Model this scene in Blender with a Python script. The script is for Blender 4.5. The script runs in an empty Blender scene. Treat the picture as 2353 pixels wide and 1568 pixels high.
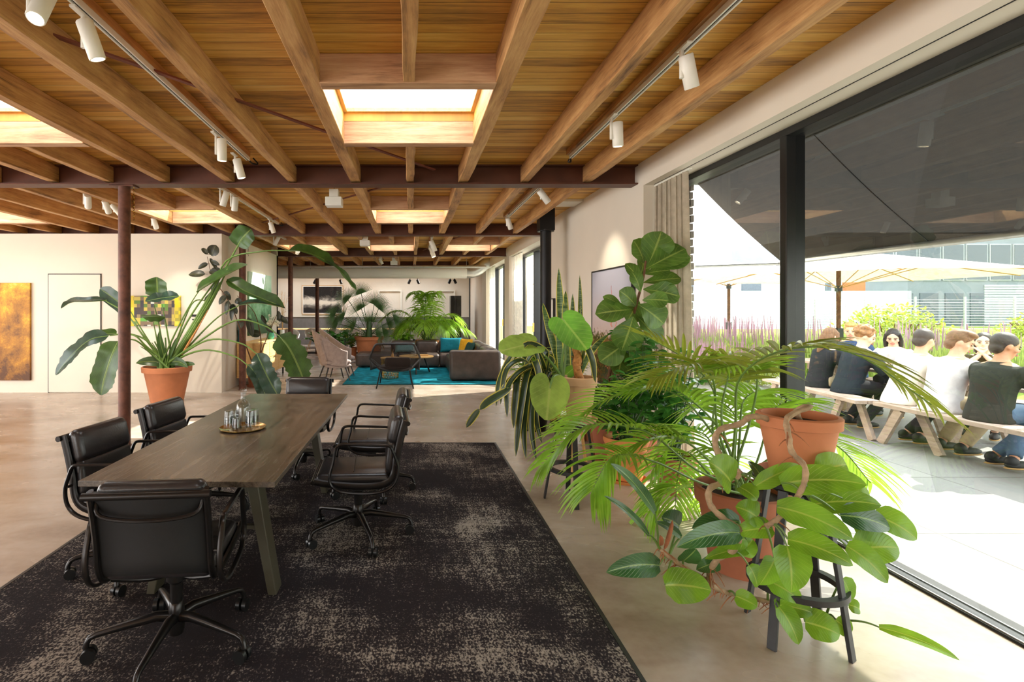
import bpy, bmesh, math, random
from mathutils import Vector, Matrix
random.seed(7)
R = math.radians
SC = bpy.context.scene
COL = SC.collection

# ---------------------------------------------------------------- camera
cd = bpy.data.cameras.new('camera'); cam = bpy.data.objects.new('camera', cd); COL.objects.link(cam)
cam.location = (0, 0, 1.52); cam.rotation_euler = (R(90), 0, 0)
cd.sensor_width = 36; cd.lens = 1210 / 2353 * 36
cd.shift_x = (1176.5 - 945) / 2353; cd.shift_y = -(784 - 709) / 2353
cd.clip_end = 300; cd.clip_start = 0.05
SC.camera = cam

# ---------------------------------------------------------------- sky, sun, exposure
SC.view_settings.view_transform = 'Standard'; SC.view_settings.look = 'None'
SC.view_settings.gamma = 1; SC.view_settings.use_curve_mapping = False
SC.view_settings.exposure = EXPOSURE = 0.35
w = bpy.data.worlds.new('sky'); SC.world = w; w.use_nodes = True
wn = w.node_tree; wn.nodes.clear()
wo = wn.nodes.new('ShaderNodeOutputWorld'); wb = wn.nodes.new('ShaderNodeBackground')
wg = wn.nodes.new('ShaderNodeTexCoord'); ws = wn.nodes.new('ShaderNodeSeparateXYZ'); wr = wn.nodes.new('ShaderNodeValToRGB')
wn.links.new(wg.outputs['Generated'], ws.inputs[0]); wn.links.new(ws.outputs['Z'], wr.inputs[0])
wr.color_ramp.elements[0].position = 0.0; wr.color_ramp.elements[0].color = (1, .98, .95, 1)
wr.color_ramp.elements[1].position = 0.8; wr.color_ramp.elements[1].color = (.86, .93, 1, 1)
wn.links.new(wr.outputs[0], wb.inputs['Color']); wb.inputs['Strength'].default_value = 6.5
wn.links.new(wb.outputs[0], wo.inputs[0])
sun_d = bpy.data.lights.new('sun', 'SUN'); sun_o = bpy.data.objects.new('sun', sun_d); COL.objects.link(sun_o)
sun_d.energy = 13; sun_d.angle = R(.6); sun_d.color = (1, .94, .84)
_el = R(42); _sd = Vector((.92 * math.cos(_el), .39 * math.cos(_el), math.sin(_el)))
sun_o.rotation_euler = _sd.to_track_quat('Z', 'Y').to_euler()

def portal(name, loc, rot, sx, sy):
    d = bpy.data.lights.new(name, 'AREA'); d.shape = 'RECTANGLE'; d.size = sx; d.size_y = sy
    d.cycles.is_portal = True
    o = bpy.data.objects.new(name, d); o.location = loc; o.rotation_euler = rot; COL.objects.link(o)
portal('window_portal', (3.02, 1.0, 1.45), (0, R(90), 0), 2.9, 10)
portal('skylight_portal', (-.02, 3.87, 3.32), (0, 0, 0), 1.1, 1.1)
portal('skylight_portal', (-3.3, 3.87, 3.32), (0, 0, 0), 1.1, 1.1)
portal('skylight_portal', (-.02, 8, 3.32), (0, 0, 0), 1.1, 1.1)
portal('added_side_window_portal', (-9.5, 2.0, 1.45), (0, R(-90), 0), 2.7, 12)  # serves the unseen side window added for brightness
portal('added_rear_window_portal', (-5.6, -5.1, 1.5), (R(-90), 0, 0), 4.6, 2.7)  # serves the unseen rear window added for brightness

# ---------------------------------------------------------------- materials
def hexc(r, g, b):
    f = lambda c: ((c / 255 + .055) / 1.055) ** 2.4 if c > 10 else c / 255 / 12.92
    return (f(r), f(g), f(b), 1)

class NT:
    def __init__(s, name):
        s.m = bpy.data.materials.new(name); s.m.use_nodes = True
        s.t = s.m.node_tree; s.t.nodes.clear()
        s.out = s.n('ShaderNodeOutputMaterial')
    def n(s, typ, **kw):
        nd = s.t.nodes.new(typ)
        for k, v in kw.items(): setattr(nd, k, v)
        return nd
    def l(s, a, b): s.t.links.new(a, b)
    def bsdf(s, col=None, rough=.5, metal=0, spec=.5):
        b = s.n('ShaderNodeBsdfPrincipled')
        if col is not None:
            if isinstance(col, (tuple, list)): b.inputs['Base Color'].default_value = col
            else: s.l(col, b.inputs['Base Color'])
        if isinstance(rough, (int, float)): b.inputs['Roughness'].default_value = rough
        else: s.l(rough, b.inputs['Roughness'])
        b.inputs['Metallic'].default_value = metal
        b.inputs['Specular IOR Level'].default_value = spec
        return b
    def coord(s, kind='Object', scale=(1, 1, 1), loc=(0, 0, 0), rot=(0, 0, 0)):
        tc = s.n('ShaderNodeTexCoord'); mp = s.n('ShaderNodeMapping')
        mp.inputs['Scale'].default_value = scale; mp.inputs['Location'].default_value = loc; mp.inputs['Rotation'].default_value = rot
        s.l(tc.outputs[kind], mp.inputs[0]); return mp.outputs[0]
    def noise(s, vec, scale=5, detail=4, rough=.55, dist=0):
        nd = s.n('ShaderNodeTexNoise'); s.l(vec, nd.inputs['Vector'])
        nd.inputs['Scale'].default_value = scale; nd.inputs['Detail'].default_value = detail
        nd.inputs['Roughness'].default_value = rough; nd.inputs['Distortion'].default_value = dist
        return nd.outputs[0]
    def ramp(s, fac, stops, interp='LINEAR'):
        r = s.n('ShaderNodeValToRGB'); s.l(fac, r.inputs[0]); cr = r.color_ramp; cr.interpolation = interp
        while len(cr.elements) < len(stops): cr.elements.new(.5)
        for e, (p, c) in zip(cr.elements, stops):
            e.position = p; e.color = c if len(c) == 4 else (*c, 1)
        return r.outputs[0]
    def math(s, op, a, b=None, c=None):
        m = s.n('ShaderNodeMath', operation=op)
        for i, v in enumerate((a, b, c)):
            if v is None: continue
            if isinstance(v, (int, float)): m.inputs[i].default_value = v
            else: s.l(v, m.inputs[i])
        return m.outputs[0]
    def mix(s, fac, a, b, blend='MIX'):
        m = s.n('ShaderNodeMix', data_type='RGBA', blend_type=blend)
        for i, v in ((0, fac), (6, a), (7, b)):
            if isinstance(v, (int, float)): m.inputs[i].default_value = v
            elif isinstance(v, (tuple, list)): m.inputs[i].default_value = v
            else: s.l(v, m.inputs[i])
        return m.outputs[2]
    def bump(s, b, h, strength=.3, dist=.01):
        bp = s.n('ShaderNodeBump'); bp.inputs['Strength'].default_value = strength; bp.inputs['Distance'].default_value = dist
        s.l(h, bp.inputs['Height']); s.l(bp.outputs[0], b.inputs['Normal'])
    def done(s, sh):
        s.l(sh.outputs[0] if hasattr(sh, 'outputs') else sh, s.out.inputs[0]); return s.m

def plain(name, col, rough=.5, metal=0, var=.12, scale=8, bump=0, spec=.5, coord='Object'):
    t = NT(name); v = t.coord(coord); n = t.noise(v, scale)
    lo = tuple(c * (1 - var) for c in col[:3]) + (1,); hi = tuple(min(1, c * (1 + var)) for c in col[:3]) + (1,)
    b = t.bsdf(t.ramp(n, [(.3, lo), (.7, hi)]), rough, metal, spec)
    if bump: t.bump(b, t.noise(v, scale * 8, 3), bump, .004)
    return t.done(b)

def wood(name, dark, mid, light, axis='Y', scale=1.0, rough=.6, bump=.25, world=True):
    t = NT(name)
    s = {'X': (.35, 5, 5), 'Y': (5, .35, 5), 'Z': (5, 5, .35)}[axis]
    if world:
        g = t.n('ShaderNodeNewGeometry').outputs['Position']
    else: g = t.coord('Object')
    mp = t.n('ShaderNodeMapping'); mp.inputs['Scale'].default_value = tuple(c * scale for c in s); t.l(g, mp.inputs[0])
    n1 = t.noise(mp.outputs[0], 3, 6, .65, .6); n2 = t.noise(mp.outputs[0], 18, 4, .7)
    n3 = t.noise(g, 2.3 * scale, 3)
    f = t.math('ADD', t.math('MULTIPLY', n1, .55), t.math('ADD', t.math('MULTIPLY', n2, .25), t.math('MULTIPLY', n3, .25)))
    c = t.ramp(f, [(.36, dark), (.5, mid), (.66, light)])
    vo = t.n('ShaderNodeTexVoronoi'); t.l(mp.outputs[0], vo.inputs['Vector']); vo.inputs['Scale'].default_value = 1.6
    k = t.ramp(vo.outputs['Distance'], [(.03, (.25, .2, .15)), (.09, (1, 1, 1))])
    c = t.mix(.8, c, k, 'MULTIPLY')
    b = t.bsdf(c, rough); t.bump(b, t.math('ADD', n1, n2), bump, .006)
    return t.done(b)

def planks():
    t = NT('ceiling planks'); g = t.n('ShaderNodeNewGeometry').outputs['Position']
    sp = t.n('ShaderNodeSeparateXYZ'); t.l(g, sp.inputs[0])
    y = t.math('DIVIDE', sp.outputs[1], .1)
    fr = t.math('FRACT', y); idn = t.math('FLOOR', y)
    wn_ = t.n('ShaderNodeTexWhiteNoise', noise_dimensions='1D'); t.l(idn, wn_.inputs['W'])
    off = t.math('MULTIPLY', wn_.outputs[0], 37)
    cb = t.n('ShaderNodeCombineXYZ'); t.l(t.math('ADD', t.math('MULTIPLY', sp.outputs[0], .5), off), cb.inputs[0]); t.l(t.math('MULTIPLY', sp.outputs[1], 7), cb.inputs[1])
    n1 = t.noise(cb.outputs[0], 2.6, 6, .62, .7); n2 = t.noise(cb.outputs[0], 14, 4, .7)
    f = t.math('ADD', t.math('MULTIPLY', n1, .55), t.math('ADD', t.math('MULTIPLY', n2, .2), t.math('MULTIPLY', wn_.outputs[0], .3)))
    c = t.ramp(f, [(.32, hexc(132, 90, 34)), (.48, hexc(208, 150, 60)), (.6, hexc(228, 178, 84)), (.78, hexc(238, 206, 128))])
    vo = t.n('ShaderNodeTexVoronoi'); t.l(cb.outputs[0], vo.inputs['Vector']); vo.inputs['Scale'].default_value = 1.1
    k = t.ramp(vo.outputs['Distance'], [(.03, (.16, .09, .04)), (.07, (.6, .5, .4)), (.13, (1, 1, 1))])
    c = t.mix(.75, c, k, 'MULTIPLY')
    gap = t.ramp(fr, [(.0, (.1, .06, .03)), (.035, (1, 1, 1)), (.965, (1, 1, 1)), (1.0, (.1, .06, .03))])
    c = t.mix(1.0, c, gap, 'MULTIPLY')
    b = t.bsdf(c, .55); t.bump(b, gap, .5, .01)
    return t.done(b)

def concrete():
    t = NT('polished concrete'); v = t.coord('Object')
    n1 = t.noise(v, .7, 6, .6, .6); n2 = t.noise(t.coord('Object', (1, 1.7, 1)), 1.5, 3, .5, .5); n3 = t.noise(v, 22, 4)
    f = t.math('ADD', t.math('MULTIPLY', n1, .5), t.math('ADD', t.math('MULTIPLY', n2, .42), t.math('MULTIPLY', n3, .08)))
    c = t.ramp(f, [(.36, hexc(142, 122, 106)), (.47, hexc(168, 152, 136)), (.56, hexc(182, 168, 154)), (.7, hexc(192, 182, 170))])
    b = t.bsdf(c, t.math('ADD', .17, t.math('MULTIPLY', n2, .18)), spec=.5); t.bump(b, n2, .01, .01)
    return t.done(b)

def carpet():
    t = NT('distressed carpet'); v = t.coord('Object')
    a = t.noise(t.coord('Object', (.9, 1.1, 1)), 1.5, 4, .6, .3)
    st = t.noise(t.coord('Object', (7, 1.0, 1)), 3, 5, .75)
    sx = t.noise(t.coord('Object', (1, 9, 1)), 3, 5, .75)
    fine = t.noise(t.coord('Object', (1.5, 1, 1)), 70, 2, .7)
    f = t.math('ADD', t.math('MULTIPLY', a, .5), t.math('ADD', t.math('MULTIPLY', st, .22), t.math('ADD', t.math('MULTIPLY', sx, .22), t.math('MULTIPLY', fine, .5))))
    c = t.ramp(f, [(.70, hexc(38, 34, 36)), (.755, hexc(58, 53, 52)), (.80, hexc(130, 124, 114)), (.86, hexc(158, 152, 140))])
    tint = t.mix(t.noise(v, 1.1, 2), hexc(255, 240, 232), hexc(232, 236, 255))
    c = t.mix(.5, c, tint, 'MULTIPLY')
    b = t.bsdf(c, .95, spec=.12); t.bump(b, t.noise(v, 260, 2), .5, .004)
    return t.done(b)

def leafmat(name, base, rib, edge=None, veins=12, rough=.35, trans=.45, tip=None, band=False, under=None):
    t = NT(name); uv = t.n('ShaderNodeUVMap'); sp = t.n('ShaderNodeSeparateXYZ'); t.l(uv.outputs[0], sp.inputs[0])
    au = t.math('ABSOLUTE', t.math('SUBTRACT', sp.outputs[0], .5))
    v = t.coord('Object'); n = t.noise(v, 7, 3)
    lo = tuple(c * .62 for c in base[:3]) + (1,); hi = tuple(min(1, c * 1.35) for c in base[:3]) + (1,)
    c = t.ramp(n, [(.3, lo), (.7, hi)])
    if veins:
        ph = t.math('SUBTRACT', t.math('MULTIPLY', sp.outputs[1], veins), t.math('MULTIPLY', au, veins * .55))
        fr = t.math('FRACT', ph)
        vm = t.ramp(fr, [(0, (1, 1, 1)), (.09, (0, 0, 0)), (.92, (0, 0, 0)), (1, (1, 1, 1))])
        c = t.mix(t.math('MULTIPLY', vm, .28), c, rib)
        hgt = vm
    if band:
        wv = t.noise(t.coord('Object', (1, 1, 9)), 9, 3, .6)
        c = t.mix(t.math('MULTIPLY', t.ramp(wv, [(.45, (0, 0, 0)), (.6, (1, 1, 1))]), .5), c, hexc(150, 170, 110))
    mr = t.ramp(au, [(.018, (1, 1, 1)), (.04, (0, 0, 0))])
    c = t.mix(t.math('MULTIPLY', mr, .65), c, rib)
    if edge:
        em = t.ramp(au, [(.36, (0, 0, 0)), (.41, (1, 1, 1))])
        c = t.mix(em, c, edge)
    if tip:
        tm = t.ramp(t.math('ADD', sp.outputs[1], t.math('MULTIPLY', n, .35)), [(.95, (0, 0, 0)), (1.22, (1, 1, 1))])
        c = t.mix(tm, c, tip)
    if under:
        gb = t.n('ShaderNodeNewGeometry').outputs['Backfacing']
        c = t.mix(gb, c, under)
    b = t.bsdf(c, rough, spec=.5)
    if veins: t.bump(b, hgt, .25, .01)
    tr = t.n('ShaderNodeBsdfTranslucent'); gc = t.n('ShaderNodeGamma'); gc.inputs[1].default_value = .72
    t.l(c, gc.inputs[0]); t.l(t.mix(1.0, gc.outputs[0], (1, 1, .55, 1), 'MULTIPLY'), tr.inputs[0])
    mx = t.n('ShaderNodeMixShader'); mx.inputs[0].default_value = trans
    t.l(b.outputs[0], mx.inputs[1]); t.l(tr.outputs[0], mx.inputs[2])
    return t.done(mx)

def glassmat(name, tint=(1, 1, 1, 1), refl=1.0, rough=0.0):
    t = NT(name); lw = t.n('ShaderNodeLayerWeight'); lw.inputs[0].default_value = .5
    fr = t.math('ADD', .045, t.math('MULTIPLY', .9, t.math('POWER', lw.outputs['Facing'], 5)))
    tr = t.n('ShaderNodeBsdfTransparent'); tr.inputs[0].default_value = tint
    gl = t.n('ShaderNodeBsdfGlossy'); gl.inputs['Roughness'].default_value = rough
    mx = t.n('ShaderNodeMixShader'); t.l(t.math('MULTIPLY', fr, refl), mx.inputs[0])
    t.l(tr.outputs[0], mx.inputs[1]); t.l(gl.outputs[0], mx.inputs[2])
    return t.done(mx)

def cloth(name, col, trans=.0, rough=.9, weave=300, bump=.2, alpha=0):
    t = NT(name); v = t.coord('Object'); n = t.noise(v, 14, 3)
    lo = tuple(c * .85 for c in col[:3]) + (1,); hi = tuple(min(1, c * 1.12) for c in col[:3]) + (1,)
    c = t.ramp(n, [(.3, lo), (.7, hi)]); b = t.bsdf(c, rough, spec=.2); t.bump(b, t.noise(v, weave, 2), bump, .003)
    sh = b.outputs[0]
    if trans:
        tr = t.n('ShaderNodeBsdfTranslucent'); t.l(c, tr.inputs[0]); mx = t.n('ShaderNodeMixShader'); mx.inputs[0].default_value = trans
        t.l(sh, mx.inputs[1]); t.l(tr.outputs[0], mx.inputs[2]); sh = mx.outputs[0]
    if alpha:
        tr = t.n('ShaderNodeBsdfTransparent'); mx = t.n('ShaderNodeMixShader'); mx.inputs[0].default_value = alpha
        t.l(sh, mx.inputs[1]); t.l(tr.outputs[0], mx.inputs[2]); sh = mx.outputs[0]
    t.l(sh, t.out.inputs[0]); return t.m

def emis(name, col, st):
    t = NT(name); e = t.n('ShaderNodeEmission'); e.inputs[0].default_value = col; e.inputs[1].default_value = st
    return t.done(e)

M = {}
M['plank'] = planks(); M['floor'] = concrete(); M['carpet'] = carpet()
M['joist'] = wood('rough joist timber', hexc(92, 60, 36), hexc(182, 132, 80), hexc(216, 170, 112))
M['joistx'] = wood('rough header timber', hexc(120, 82, 56), hexc(186, 140, 102), hexc(212, 172, 134), 'X')
M['oakx'] = wood('dark stained oak', hexc(30, 25, 21), hexc(74, 65, 55), hexc(110, 98, 84), 'Y', 1.9, .27, .12, False)
M['steel'] = plain('red oxide steel', hexc(92, 52, 36), .5, .2, .25, 4, .1)
M['rust'] = plain('rusty steel post', hexc(98, 60, 46), .55, .3, .5, 9, .4)
M['brace'] = plain('red brown brace', hexc(120, 62, 44), .6)
M['wall'] = plain('warm white plaster', hexc(226, 216, 200), .75, 0, .02, 2, .03)
M['trim'] = plain('painted trim', hexc(232, 226, 212), .5, 0, .01)
M['white'] = plain('white powder coat', hexc(232, 228, 216), .4, 0, .02)
M['frame'] = plain('black window frame', hexc(38, 38, 38), .35, .3, .1)
M['black'] = plain('matt black metal', hexc(26, 26, 27), .4, .5, .15)
M['blackw'] = plain('black stained wood', hexc(34, 33, 33), .45, 0, .2, 20)
M['bronze'] = plain('dark bronze metal', hexc(40, 37, 36), .28, .6, .1)
M['olive'] = plain('dark olive lacquer', hexc(68, 64, 50), .4, .1, .08)
M['leather'] = plain('black leather', hexc(38, 35, 36), .3, 0, .25, 14, .18)
M['leather2'] = plain('brown black leather', hexc(72, 60, 54), .38, 0, .3, 6, .25)
M['sling'] = plain('black back sling', hexc(17, 17, 18), .7, 0, .15, 40, .1)
M['plastic'] = plain('black plastic', hexc(20, 20, 20), .35, 0, .1)
M['terra'] = plain('terracotta', hexc(188, 118, 78), .8, 0, .14, 3.5, .12)
M['terra2'] = plain('dark terracotta', hexc(158, 92, 62), .75, 0, .15, 4, .1)
M['terra3'] = plain('orange ribbed terracotta', hexc(214, 136, 76), .7, 0, .12, 4, .1)
M['terrap'] = plain('pale terracotta', hexc(208, 166, 128), .85, 0, .15, 4, .12)
M['soil'] = plain('potting soil', hexc(54, 34, 24), .95, 0, .6, 60, 1)
M['bark'] = plain('pale bark', hexc(158, 132, 102), .85, 0, .35, 22, .6)
M['barkd'] = plain('brown bark', hexc(104, 70, 44), .85, 0, .4, 22, .6)
M['root'] = plain('orange aerial root', hexc(146, 92, 58), .8, 0, .3, 30, .3)
M['husk'] = plain('dry husk', hexc(186, 128, 72), .85, 0, .35, 24, .5)
M['stem'] = plain('green stem', hexc(92, 122, 50), .45, 0, .2, 12)
M['stemd'] = plain('dark green stem', hexc(54, 84, 40), .45, 0, .2, 12)
M['bamboo'] = plain('bamboo cane', hexc(206, 160, 96), .6)
M['glass'] = glassmat('window glass', (.76, .78, .76, 1), 1.3)
M['glass2'] = glassmat('tumbler glass', (.95, .96, .96, 1), 1.1)
M['glassp'] = glassmat('partition glass', (.95, .96, .96, 1), .7)
M['skyglass'] = glassmat('skylight glass', (.98, .98, .98, 1), .5)
M['gold'] = plain('polished brass', hexc(206, 164, 84), .18, 1, .05)
M['silver'] = plain('galvanised duct', hexc(200, 200, 196), .35, .8, .08)
M['ductcloth'] = plain('white duct fabric', hexc(240, 236, 228), .9, 0, .015, 2)
M['curtain'] = cloth('greige curtain', hexc(188, 176, 156), .25)
M['sheer'] = cloth('sheer white curtain', hexc(238, 232, 222), .45)
M['awning'] = cloth('dark awning mesh', hexc(60, 53, 44), .008, .9, 120, .5, .012)
M['tealrug'] = plain('teal rug', hexc(22, 112, 126), 1, 0, .55, 5, .8, .1)
M['teal'] = cloth('teal fabric', hexc(26, 116, 132)); M['lteal'] = cloth('pale teal fabric', hexc(112, 148, 148))
M['yellow'] = cloth('mustard fabric', hexc(214, 160, 40)); M['dgreen'] = cloth('bottle green fabric', hexc(38, 66, 58))
M['mauve'] = cloth('grey mauve wool', hexc(168, 152, 146)); M['mesh'] = cloth('black rope mesh', hexc(36, 30, 28), 0, .8, 200, .3, .35)
M['lightwood'] = wood('light oak veneer', hexc(196, 150, 86), hexc(222, 178, 112), hexc(236, 198, 136), 'Y', 1.5, .5, .05)
M['palewood'] = wood('weathered bench timber', hexc(128, 106, 90), hexc(166, 144, 128), hexc(190, 172, 158), 'Y', 1.2, .8, .3)
M['paving'] = plain('grey paving', hexc(150, 150, 146), .8, 0, .12, 1.5, .1)
M['lawn'] = plain('mown lawn', hexc(128, 160, 70), .95, 0, .3, 3, .3)
M['grey1'] = plain('pale grey render', hexc(164, 169, 174), .8, 0, .05, 1)
M['grey2'] = plain('blue grey cladding', hexc(116, 124, 134), .6, 0, .08, 1)
M['orange'] = plain('orange panel', hexc(196, 104, 60), .6)
M['dglass'] = plain('far window pane', hexc(74, 86, 96), .15)
M['brick'] = plain('facade brick', hexc(150, 140, 130), .85, 0, .3, 12, .3)
M['umb'] = cloth('cream parasol canvas', hexc(244, 240, 230), .35)
M['lamp'] = emis('lit lamp lens', (1, .84, .6, 1), 14)
M['chalk'] = plain('white ceramic', hexc(238, 236, 230), .35, 0, .02)
M['purple'] = plain('plum glaze', hexc(78, 56, 72), .4)
# ---------------------------------------------------------------- mesh helpers
class MB:
    def __init__(s): s.v = []; s.f = []; s.uv = []
    def face(s, idx, uvs=None): s.f.append(tuple(idx)); s.uv.append(uvs)
    def box(s, x0, x1, y0, y1, z0, z1, mtx=None):
        b = len(s.v); p = [(x, y, z) for x in (x0, x1) for y in (y0, y1) for z in (z0, z1)]
        if mtx: p = [tuple(mtx @ Vector(q)) for q in p]
        s.v += p
        for f in ((0, 1, 3, 2), (4, 6, 7, 5), (0, 4, 5, 1), (2, 3, 7, 6), (0, 2, 6, 4), (1, 5, 7, 3)): s.face([b + i for i in f])
        return s
    def sheet(s, *p):
        b = len(s.v); s.v += [tuple(q) for q in p]; s.face(range(b, b + len(p))); return s
    def bar(s, a, b_, w, h, up=(0, 0, 1)):
        a = Vector(a); b_ = Vector(b_); d = b_ - a; L = d.length; z = d.normalized(); u = Vector(up)
        x = u.cross(z)
        if x.length < 1e-4: x = Vector((1, 0, 0)).cross(z)
        x.normalize(); y = z.cross(x)
        m = Matrix((x, y, z)).transposed().to_4x4(); m.translation = a
        return s.box(-w / 2, w / 2, -h / 2, h / 2, 0, L, m)
    def tube(s, pts, rad, n=10, caps=True, flat=None):
        pts = [Vector(p) for p in pts]; k = len(pts)
        if not isinstance(rad, (list, tuple)): rad = [rad] * k
        b = len(s.v); t0 = (pts[1] - pts[0]).normalized()
        up = Vector((0, 0, 1)) if abs(t0.z) < .9 else Vector((1, 0, 0))
        nx = up.cross(t0).normalized(); ny = t0.cross(nx)
        for i, p in enumerate(pts):
            t = (pts[min(i + 1, k - 1)] - pts[max(i - 1, 0)])
            t = t.normalized() if t.length > 1e-9 else t0
            nx = (nx - t * nx.dot(t)); nx = nx.normalized() if nx.length > 1e-6 else t.orthogonal().normalized(); ny = t.cross(nx)
            r = rad[i]; ry = r if flat is None else r * flat
            for j in range(n):
                a = 2 * math.pi * j / n; s.v.append(tuple(p + nx * (math.cos(a) * r) + ny * (math.sin(a) * ry)))
        for i in range(k - 1):
            for j in range(n):
                j2 = (j + 1) % n; s.face((b + i * n + j, b + i * n + j2, b + (i + 1) * n + j2, b + (i + 1) * n + j), [(j / n, i / (k - 1)), ((j + 1) / n, i / (k - 1)), ((j + 1) / n, (i + 1) / (k - 1)), (j / n, (i + 1) / (k - 1))])
        if caps:
            s.face([b + j for j in range(n)][::-1]); s.face([b + (k - 1) * n + j for j in range(n)])
        return s
    def lathe(s, prof, c=(0, 0, 0), n=32, sx=1, sy=1):
        b = len(s.v); k = len(prof); c = Vector(c)
        for r, z in prof:
            for j in range(n):
                a = 2 * math.pi * j / n; s.v.append((c.x + r * math.cos(a) * sx, c.y + r * math.sin(a) * sy, c.z + z))
        for i in range(k - 1):
            for j in range(n):
                j2 = (j + 1) % n; s.face((b + i * n + j, b + i * n + j2, b + (i + 1) * n + j2, b + (i + 1) * n + j))
        if prof[0] == prof[-1]: return s
        if prof[0][0] > 1e-5: s.face([b + j for j in range(n)][::-1])
        if prof[-1][0] > 1e-5: s.face([b + (k - 1) * n + j for j in range(n)])
        return s
    def cyl(s, a, b_, r, n=20, r2=None): return s.tube([a, b_], [r, r if r2 is None else r2], n)
    def ell(s, c, rx, ry, rz, n=16, m=10, mtx=None):
        c = Vector(c); b = len(s.v)
        for i in range(m + 1):
            th = math.pi * i / m
            for j in range(n):
                a = 2 * math.pi * j / n
                p = Vector((rx * math.sin(th) * math.cos(a), ry * math.sin(th) * math.sin(a), rz * math.cos(th)))
                if mtx: p = mtx @ p
                s.v.append(tuple(c + p))
        for i in range(m):
            for j in range(n):
                j2 = (j + 1) % n; s.face((b + i * n + j, b + (i + 1) * n + j, b + (i + 1) * n + j2, b + i * n + j2))
        return s
    def grid(s, fn, nu, nv, thick=0):
        b = len(s.v)
        for i in range(nu + 1):
            for j in range(nv + 1): s.v.append(tuple(fn(i / nu, j / nv)))
        for i in range(nu):
            for j in range(nv):
                a = b + i * (nv + 1) + j
                s.face((a, a + nv + 1, a + nv + 2, a + 1), [(i / nu, j / nv), ((i + 1) / nu, j / nv), ((i + 1) / nu, (j + 1) / nv), (i / nu, (j + 1) / nv)])
        return s
    def leaf(s, pts, width, up=(0, 0, 1), prof=None, fold=.12, nseg=10, nw=4, wave=0, tear=0):
        """blade along the polyline pts (control points of a smooth curve); prof(t) -> 0..1 half width"""
        prof = prof or (lambda t: max(0, math.sin(math.pi * min(1, t ** .8))) ** .75)
        P = smooth(pts, nseg); b = len(s.v); up = Vector(up); px = None
        for i, p in enumerate(P):
            t = i / nseg; d = (P[min(i + 1, nseg)] - P[max(0, i - 1)]).normalized()
            x = d.cross(up)
            if x.length < .15: x = px if px else d.orthogonal()
            x.normalize(); px = x; nrm = x.cross(d)
            w_ = width / 2 * prof(t)
            for j in range(nw + 1):
                u = j / nw * 2 - 1
                if tear: w2 = w_ * (1 - (tear * random.random() if (i % 2 and abs(u) > .9) else 0))
                else: w2 = w_
                q = p + x * (u * w2) + nrm * (abs(u) * w2 * fold * 2 + wave * w_ * math.sin(t * 17 + (3 if u > 0 else 0)) * abs(u))
                s.v.append(tuple(q))
        for i in range(nseg):
            for j in range(nw):
                a = b + i * (nw + 1) + j
                s.face((a, a + 1, a + nw + 2, a + nw + 1), [(j / nw, i / nseg), ((j + 1) / nw, i / nseg), ((j + 1) / nw, (i + 1) / nseg), (j / nw, (i + 1) / nseg)])
        return s
    def build(s, name, m, parent=None, smooth_=True, bevel=0, seg=2, sub=0, solid=0, world=False, remesh=0, auto=40):
        me = bpy.data.meshes.new(name)
        vs = s.v
        if world and parent is not None:
            o_ = parent_world(parent); vs = [(x - o_[0], y - o_[1], z - o_[2]) for x, y, z in vs]
        me.from_pydata(vs, [], s.f); me.materials.append(M[m] if isinstance(m, str) else m)
        if any(u for u in s.uv):
            ul = me.uv_layers.new(name='UVMap'); k = 0
            for f, u in zip(s.f, s.uv):
                for q in range(len(f)):
                    ul.data[k].uv = u[q] if u else (.3, .3); k += 1
        if smooth_:
            me.polygons.foreach_set('use_smooth', [True] * len(me.polygons))
            if not sub and not remesh:
                try: me.set_sharp_from_angle(angle=R(auto))
                except Exception: pass
        me.update()
        o = bpy.data.objects.new(name, me); COL.objects.link(o)
        if parent is not None: o.parent = parent
        if solid: md = o.modifiers.new('solid', 'SOLIDIFY'); md.thickness = solid; md.offset = 0
        if bevel:
            md = o.modifiers.new('bevel', 'BEVEL'); md.width = bevel; md.segments = seg; md.limit_method = 'ANGLE'; md.angle_limit = R(35)
        if sub: md = o.modifiers.new('sub', 'SUBSURF'); md.levels = sub; md.render_levels = sub
        if remesh:
            md = o.modifiers.new('remesh', 'REMESH'); md.mode = 'VOXEL'; md.voxel_size = remesh; md.use_smooth_shade = True
            md = o.modifiers.new('smooth', 'SMOOTH'); md.factor = .6; md.iterations = 5
        return o

def parent_world(p):
    v = Vector((0, 0, 0))
    while p is not None: v += p.location; p = p.parent
    return v

def smooth(pts, n):
    pts = [Vector(p) for p in pts]
    if len(pts) == 2: return [pts[0].lerp(pts[1], i / n) for i in range(n + 1)]
    if len(pts) == 3:
        a, b, c = pts; return [a * (1 - t) ** 2 + b * 2 * t * (1 - t) + c * t * t for t in [i / n for i in range(n + 1)]]
    q = [pts[0] * 2 - pts[1]] + pts + [pts[-1] * 2 - pts[-2]]; out = []; k = len(pts) - 1
    for i in range(n + 1):
        s_ = i / n * k; j = min(int(s_), k - 1); t = s_ - j; p0, p1, p2, p3 = q[j:j + 4]
        out.append(.5 * ((2 * p1) + (p2 - p0) * t + (2 * p0 - 5 * p1 + 4 * p2 - p3) * t * t + (3 * p1 - p0 - 3 * p2 + p3) * t ** 3))
    return out

def P(px, py, z): return Vector(((px - 945) * z / 1210, z, 1.52 - (py - 709) * z / 1210))

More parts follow.
